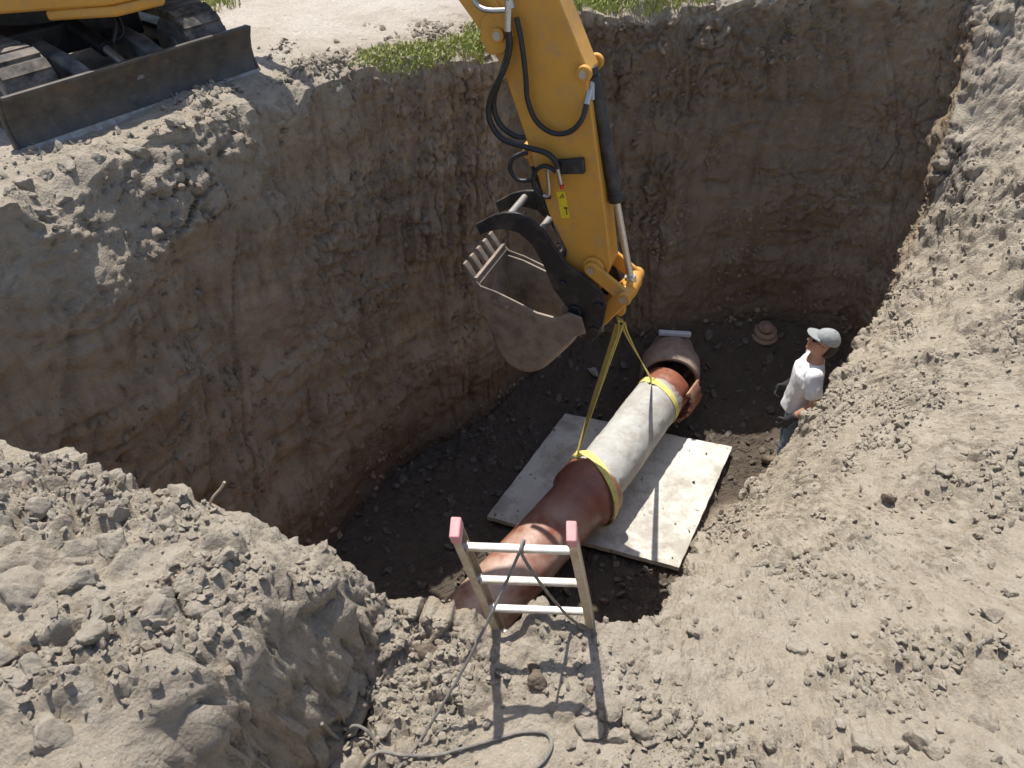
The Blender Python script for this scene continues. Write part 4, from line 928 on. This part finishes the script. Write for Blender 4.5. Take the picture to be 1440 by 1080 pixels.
MB().tube([q, q+Vector((.03, .0, .06)), q+Vector((.075, .01, .11)), q+Vector((.10, .01, .15))], .006, 7).build('stem', simple('dry_wood', (.42, .34, .24), .8), tw)
# wire scrap by the slab
q = drop(2.0, 5.25, .02); o = MB().tube([q, q+Vector((.06, .03, .04)), q+Vector((.14, .0, .03)), q+Vector((.2, .05, .01))], .007, 7).build('root_scrap', simple('dark_root', (.05, .035, .025), .9)); tag(o, 'dark root scrap lying on the slope right of the slab', 'root')

# ------------------------------------------------------------------ person (signed-distance modelling, one skin surface)
def surface_nets(f, lo, h):
    s = f < 0; nx, ny, nz = f.shape
    cs = np.zeros((nx-1, ny-1, nz-1), np.int32)
    for a in (0, 1):
        for b_ in (0, 1):
            for c_ in (0, 1): cs += s[a:nx-1+a, b_:ny-1+b_, c_:nz-1+c_]
    act_ = (cs > 0) & (cs < 8); ids = np.full(cs.shape, -1, np.int64); ids[act_] = np.arange(act_.sum()); cell = np.argwhere(act_)
    acc = np.zeros((len(cell), 3)); cnt = np.zeros(len(cell))
    corners = [(a, b_, c_) for a in (0, 1) for b_ in (0, 1) for c_ in (0, 1)]
    for A_ in corners:
        for ax in range(3):
            if A_[ax]: continue
            B_ = list(A_); B_[ax] = 1
            fa = f[cell[:, 0]+A_[0], cell[:, 1]+A_[1], cell[:, 2]+A_[2]]; fb = f[cell[:, 0]+B_[0], cell[:, 1]+B_[1], cell[:, 2]+B_[2]]
            cr = (fa < 0) != (fb < 0); t = np.where(cr, fa/(fa-fb+1e-12), 0); p = np.tile(np.array(A_, float), (len(cell), 1)); p[:, ax] += t
            acc[cr] += p[cr]; cnt[cr] += 1
    V = (cell+acc/np.maximum(cnt, 1)[:, None])*h+np.array(lo); F_ = []
    for ax in range(3):
        sl0 = [slice(None)]*3; sl1 = [slice(None)]*3; sl0[ax] = slice(0, -1); sl1[ax] = slice(1, None)
        ch = s[tuple(sl0)] != s[tuple(sl1)]; e = np.argwhere(ch)
        o1, o2 = [(1, 2), (2, 0), (0, 1)][ax]
        e = e[(e[:, o1] > 0) & (e[:, o2] > 0) & (e[:, o1] < f.shape[o1]-1) & (e[:, o2] < f.shape[o2]-1)]
        q = []
        for d1, d2 in ((0, 0), (-1, 0), (-1, -1), (0, -1)):
            k = e.copy(); k[:, o1] += d1; k[:, o2] += d2; q.append(ids[k[:, 0], k[:, 1], k[:, 2]])
        q = np.stack(q, 1); fl = s[e[:, 0], e[:, 1], e[:, 2]]; q[~fl] = q[~fl][:, ::-1]; F_.append(q)
    return V, np.concatenate(F_)
def sdf_grid(lo, hi, h):
    ax = [np.arange(a, b_+h, h) for a, b_ in zip(lo, hi)]; g = np.meshgrid(*ax, indexing='ij'); return np.stack(g, -1).astype(np.float32)
def cone(p, a, b_, ra, rb_):
    a, b_ = np.array(a, np.float32), np.array(b_, np.float32); d = b_-a; t = np.clip(((p-a)@d)/(d@d), 0, 1); return np.linalg.norm(p-a-t[..., None]*d, axis=-1)-(ra+(rb_-ra)*t)
def ell(p, c_, r, rot=None):
    q = p-np.array(c_, np.float32)
    if rot is not None: q = q@np.array(rot, np.float32)
    r = np.array(r, np.float32); k = np.linalg.norm(q/r, axis=-1); return (k-1)*float(min(r))*np.clip(1+.0*k, 1, 1)
def smin(a, b_, k): h_ = np.clip(.5+.5*(b_-a)/k, 0, 1); return b_*(1-h_)+a*h_-k*h_*(1-h_)
tilt = R(20)                                            # head thrown back a little
HC = np.array([0., 0, 1.50])
def hp(x, y, z):
    v = np.array([x, y, z])-HC; return (HC+np.array([v[0]*cos(tilt)-v[2]*sin(tilt), v[1], v[0]*sin(tilt)+v[2]*cos(tilt)])).tolist()
HR = np.array([[cos(tilt), 0, -sin(tilt)], [0, 1, 0], [sin(tilt), 0, cos(tilt)]])
SH, EL, WR = (-.015, .195, 1.425), (-.085, .262, 1.145), (.085, .262, .945)
SHr, ELr, WRr = (-.015, -.195, 1.425), (-.03, -.27, 1.13), (.13, -.22, .96)
def build_person(root_loc, yaw):
    root = thing('person', root_loc, 'person in white T-shirt, grey cap and black gloves looking up at the bucket', 'person')
    M = Matrix.Translation(root_loc) @ Matrix.Rotation(yaw, 4, 'Z') @ Matrix.Scale(1.07, 4)
    def emit(name, f, lo, h, mat, parent=root):
        V, Fq = surface_nets(f, lo, h); V = V@np.array(M.to_3x3()).T+np.array(root_loc)
        return link(name, mesh_np(name, V, Fq), mat, parent)
    h = .0085; lo, hi = (-.28, -.36, .02), (.30, .36, 1.84); p = sdf_grid(lo, hi, h)
    f = ell(p, hp(.02, 0, 1.665), (.098, .078, .118), HR)
    f = smin(f, ell(p, hp(.055, 0, 1.590), (.062, .055, .062), HR), .03)
    f = smin(f, cone(p, hp(.112, 0, 1.650), hp(.136, 0, 1.618), .010, .016), .014)
    f = smin(f, ell(p, hp(.108, 0, 1.575), (.016, .026, .010), HR), .01)
    f = smin(f, ell(p, hp(.095, 0, 1.545), (.022, .024, .018), HR), .015)
    for y_ in (-1, 1):
        f = smin(f, ell(p, hp(.0, y_*.079, 1.640), (.024, .010, .034), HR), .008)
        f = smin(f, ell(p, hp(.085, y_*.032, 1.682), (.020, .022, .010), HR), .01)
    f = smin(f, cone(p, (-.02, 0, 1.40), hp(.0, 0, 1.57), .066, .058), .03)
    f = smin(f, ell(p, (0, 0, 1.25), (.11, .165, .24)), .05)
    f = smin(f, ell(p, (.0, 0, .98), (.11, .150, .14)), .06)
    for (a, b_, c_) in ((SH, EL, WR), (SHr, ELr, WRr)):
        f = smin(f, cone(p, a, b_, .058, .043), .03); f = smin(f, cone(p, b_, c_, .044, .030), .015)
    for y_ in (-1, 1):
        f = smin(f, cone(p, (0, y_*.095, .93), (.01, y_*.115, .50), .082, .055), .04); f = smin(f, cone(p, (.01, y_*.115, .50), (-.02, y_*.125, .08), .053, .036), .02)
    skin = simple('skin', (.50, .255, .165), .55, 0, None, 0, 20, bstr=.1)
    emit('body', f, lo, h, skin)
    # T-shirt
    lo2, hi2 = (-.24, -.34, .86), (.26, .34, 1.53); p = sdf_grid(lo2, hi2, h)
    g = ell(p, (.005, 0, 1.31), (.130, .188, .15)); 
    zt = np.clip((1.34-p[..., 2])/.45, 0, 1); ex_ = .118+.022*zt; ey_ = .178-.006*zt; kk = np.sqrt(((p[..., 0]-.012-.022*zt)/ex_)**2+(p[..., 1]/ey_)**2)
    cy = np.maximum((kk-1)*.13, p[..., 2]-1.34); g = smin(g, cy, .06)
    g = smin(g, ell(p, (-.015, 0, 1.415), (.085, .215, .065)), .05)
    for (a, b_) in ((SH, EL), (SHr, ELr)):
        a, b_ = np.array(a), np.array(b_); e_ = a+(b_-a)*.66; sl = cone(p, a, e_, .076, .074); d = (b_-a)/np.linalg.norm(b_-a); sl = np.maximum(sl, (p-e_)@d); g = smin(g, sl, .025)
    wr = fbm((p.reshape(-1, 3)*np.array([7, 7, 3.2])), 3, 600).reshape(g.shape); wr2 = fbm((p.reshape(-1, 3)*np.array([16, 16, 9])), 2, 610).reshape(g.shape)
    g = g+.022*wr+.010*wr2
    g = np.maximum(g, (.895+.05*p[..., 0]+.012*wr)-p[..., 2]); g = np.maximum(g, -ell(p, (.035, 0, 1.535), (.085, .088, .075)))
    emit('t_shirt', g, lo2, h, simple('white_cotton', (.78, .78, .79), .85, 0, (.6, .57, .52), .25, 5, bstr=.3))
    # jeans
    lo3, hi3 = (-.22, -.28, .06), (.24, .28, 1.02); p = sdf_grid(lo3, hi3, .01)
    g = ell(p, (.005, 0, .93), (.128, .168, .14))
    for y_ in (-1, 1):
        g = smin(g, cone(p, (.0, y_*.092, .90), (.01, y_*.115, .50), .098, .075), .03); g = smin(g, cone(p, (.01, y_*.115, .50), (-.01, y_*.125, .09), .074, .066), .02)
    g = g+.012*fbm(p.reshape(-1, 3)*np.array([9, 9, 14]), 3, 620).reshape(g.shape); g = np.maximum(g, p[..., 2]-.985); g = np.maximum(g, .085-p[..., 2])
    emit('jeans', g, lo3, .01, simple('denim', (.075, .125, .185), .85, 0, (.3, .28, .26), .5, 8, bstr=.4))
    # boots
    for y_ in (-1, 1):
        lo4 = (-.16, y_*.125-.09, -.02); p = sdf_grid(lo4, (.24, y_*.125+.09, .24), .009)
        g = cone(p, (-.02, y_*.125, .19), (-.03, y_*.125, .06), .058, .055); g = smin(g, cone(p, (-.04, y_*.125, .045), (.15, y_*.135, .042), .052, .045), .04); g = np.maximum(g, .0-p[..., 2]); g = np.maximum(g, p[..., 2]-.20)
        emit('boot', g, lo4, .009, simple('boot_leather', (.10, .065, .04), .7, 0, (.3, .25, .19), .6, 9))
    # gloves: palm, four fingers, thumb, cuff
    for (e_, w_, s_) in ((EL, WR, 1), (ELr, WRr, -1)):
        e_, w_ = np.array(e_), np.array(w_); d = (w_-e_)/np.linalg.norm(w_-e_); dn = np.array([.25, 0, -.97]); d2 = d*.55+dn*.45; d2 /= np.linalg.norm(d2)
        side_ = np.array([.80, 0, .35]); side_ -= d2*(side_@d2); side_ /= np.linalg.norm(side_); inn_ = np.array([0, -s_, 0.]); inn_ = inn_-d2*(inn_@d2); inn_ /= np.linalg.norm(inn_)
        lo5 = w_-.20; p = sdf_grid(lo5, w_+.22, .0055)
        pc = w_+d2*.055
        g = cone(p, w_-d*.055, w_+d*.01, .043, .038)
        g = smin(g, cone(p, w_+d2*.02-side_*.016, w_+d2*.085-side_*.024, .026, .022), .02); g = smin(g, cone(p, w_+d2*.02+side_*.016, w_+d2*.09+side_*.024, .026, .022), .02)
        for k, (o_, L_) in enumerate(((.036, .074), (.013, .083), (-.011, .077), (-.034, .060))):
            b0 = w_+d2*.09+side_*o_; b1 = b0+(d2*.85+inn_*.4)*L_*.5; b2 = b1+(d2*.35+inn_*.85)*L_*.5
            fg = np.minimum(cone(p, b0, b1, .0125, .0115), cone(p, b1, b2, .0115, .0095)); g = smin(g, fg, .006)
        t0 = w_+d2*.03+side_*.035; t1 = t0+(side_*.7+d2*.55+inn_*.3)*.045; t2 = t1+(d2*.9+inn_*.4)*.035
        g = smin(g, np.minimum(cone(p, t0, t1, .016, .013), cone(p, t1, t2, .013, .010)), .008)
        emit('glove', g, lo5, .0055, simple('black_glove', (.022, .022, .024), .7, 0, (.12, .11, .10), .3, 20, bstr=.3))
    # cap: crown, bill, button; hair at the nape; sunglasses
    lo6 = (-.28, -.16, 1.50); p = sdf_grid(lo6, (.30, .16, 1.92), .0075)
    q = (p-HC)@HR+HC
    g = ell(p, hp(.008, 0, 1.700), (.110, .089, .103), HR); g = np.maximum(g, (1.692+.06*np.abs(q[..., 0]-.01))-q[..., 2]); g = g+.004*fbm(p.reshape(-1, 3)*22, 2, 640).reshape(g.shape)
    g = np.minimum(g, ell(p, hp(.005, 0, 1.804), (.012, .012, .008), HR))
    capm = simple('grey_cap', (.29, .31, .31), .85, 0, (.42, .39, .34), .4, 14, bstr=.3)
    cp = emit('cap', g, lo6, .0075, capm)
    zz_ = 1.702-.9*(q[..., 1]**2)-.10*np.clip(q[..., 0]-.1, 0, 1); g = np.abs(q[..., 2]-zz_)-.006
    rr_ = np.sqrt(((q[..., 0]-.085)/.115)**2+(q[..., 1]/.088)**2); g = np.maximum(g, (rr_-1)*.085); g = np.maximum(g, .07-q[..., 0])
    emit('cap_bill', g, lo6, .0075, capm, root)
    g = np.abs(ell(p, hp(-.01, 0, 1.635), (.100, .085, .11), HR))-.008; g = np.maximum(g, q[..., 0]+.035); g = np.maximum(g, q[..., 2]-1.715); g = np.maximum(g, 1.555-q[..., 2])
    emit('hair', g, lo6, .0075, simple('dark_hair', (.03, .022, .018), .6), root)
    g = np.minimum(ell(p, hp(.108, .033, 1.656), (.012, .028, .019), HR), ell(p, hp(.108, -.033, 1.656), (.012, .028, .019), HR)); g = np.minimum(g, cone(p, hp(.112, -.03, 1.664), hp(.112, .03, 1.664), .005, .005))
    for y_ in (-1, 1): g = np.minimum(g, cone(p, hp(.105, y_*.06, 1.664), hp(.0, y_*.086, 1.662), .0055, .005))
    emit('sunglasses', g, lo6, .0075, simple('dark_lens', (.01, .01, .012), .15, bstr=0), root)
    return root
pz = dropf(2.86, 6.0)
build_person(Vector((2.86, 6.0, pz.z+.005)), R(162))
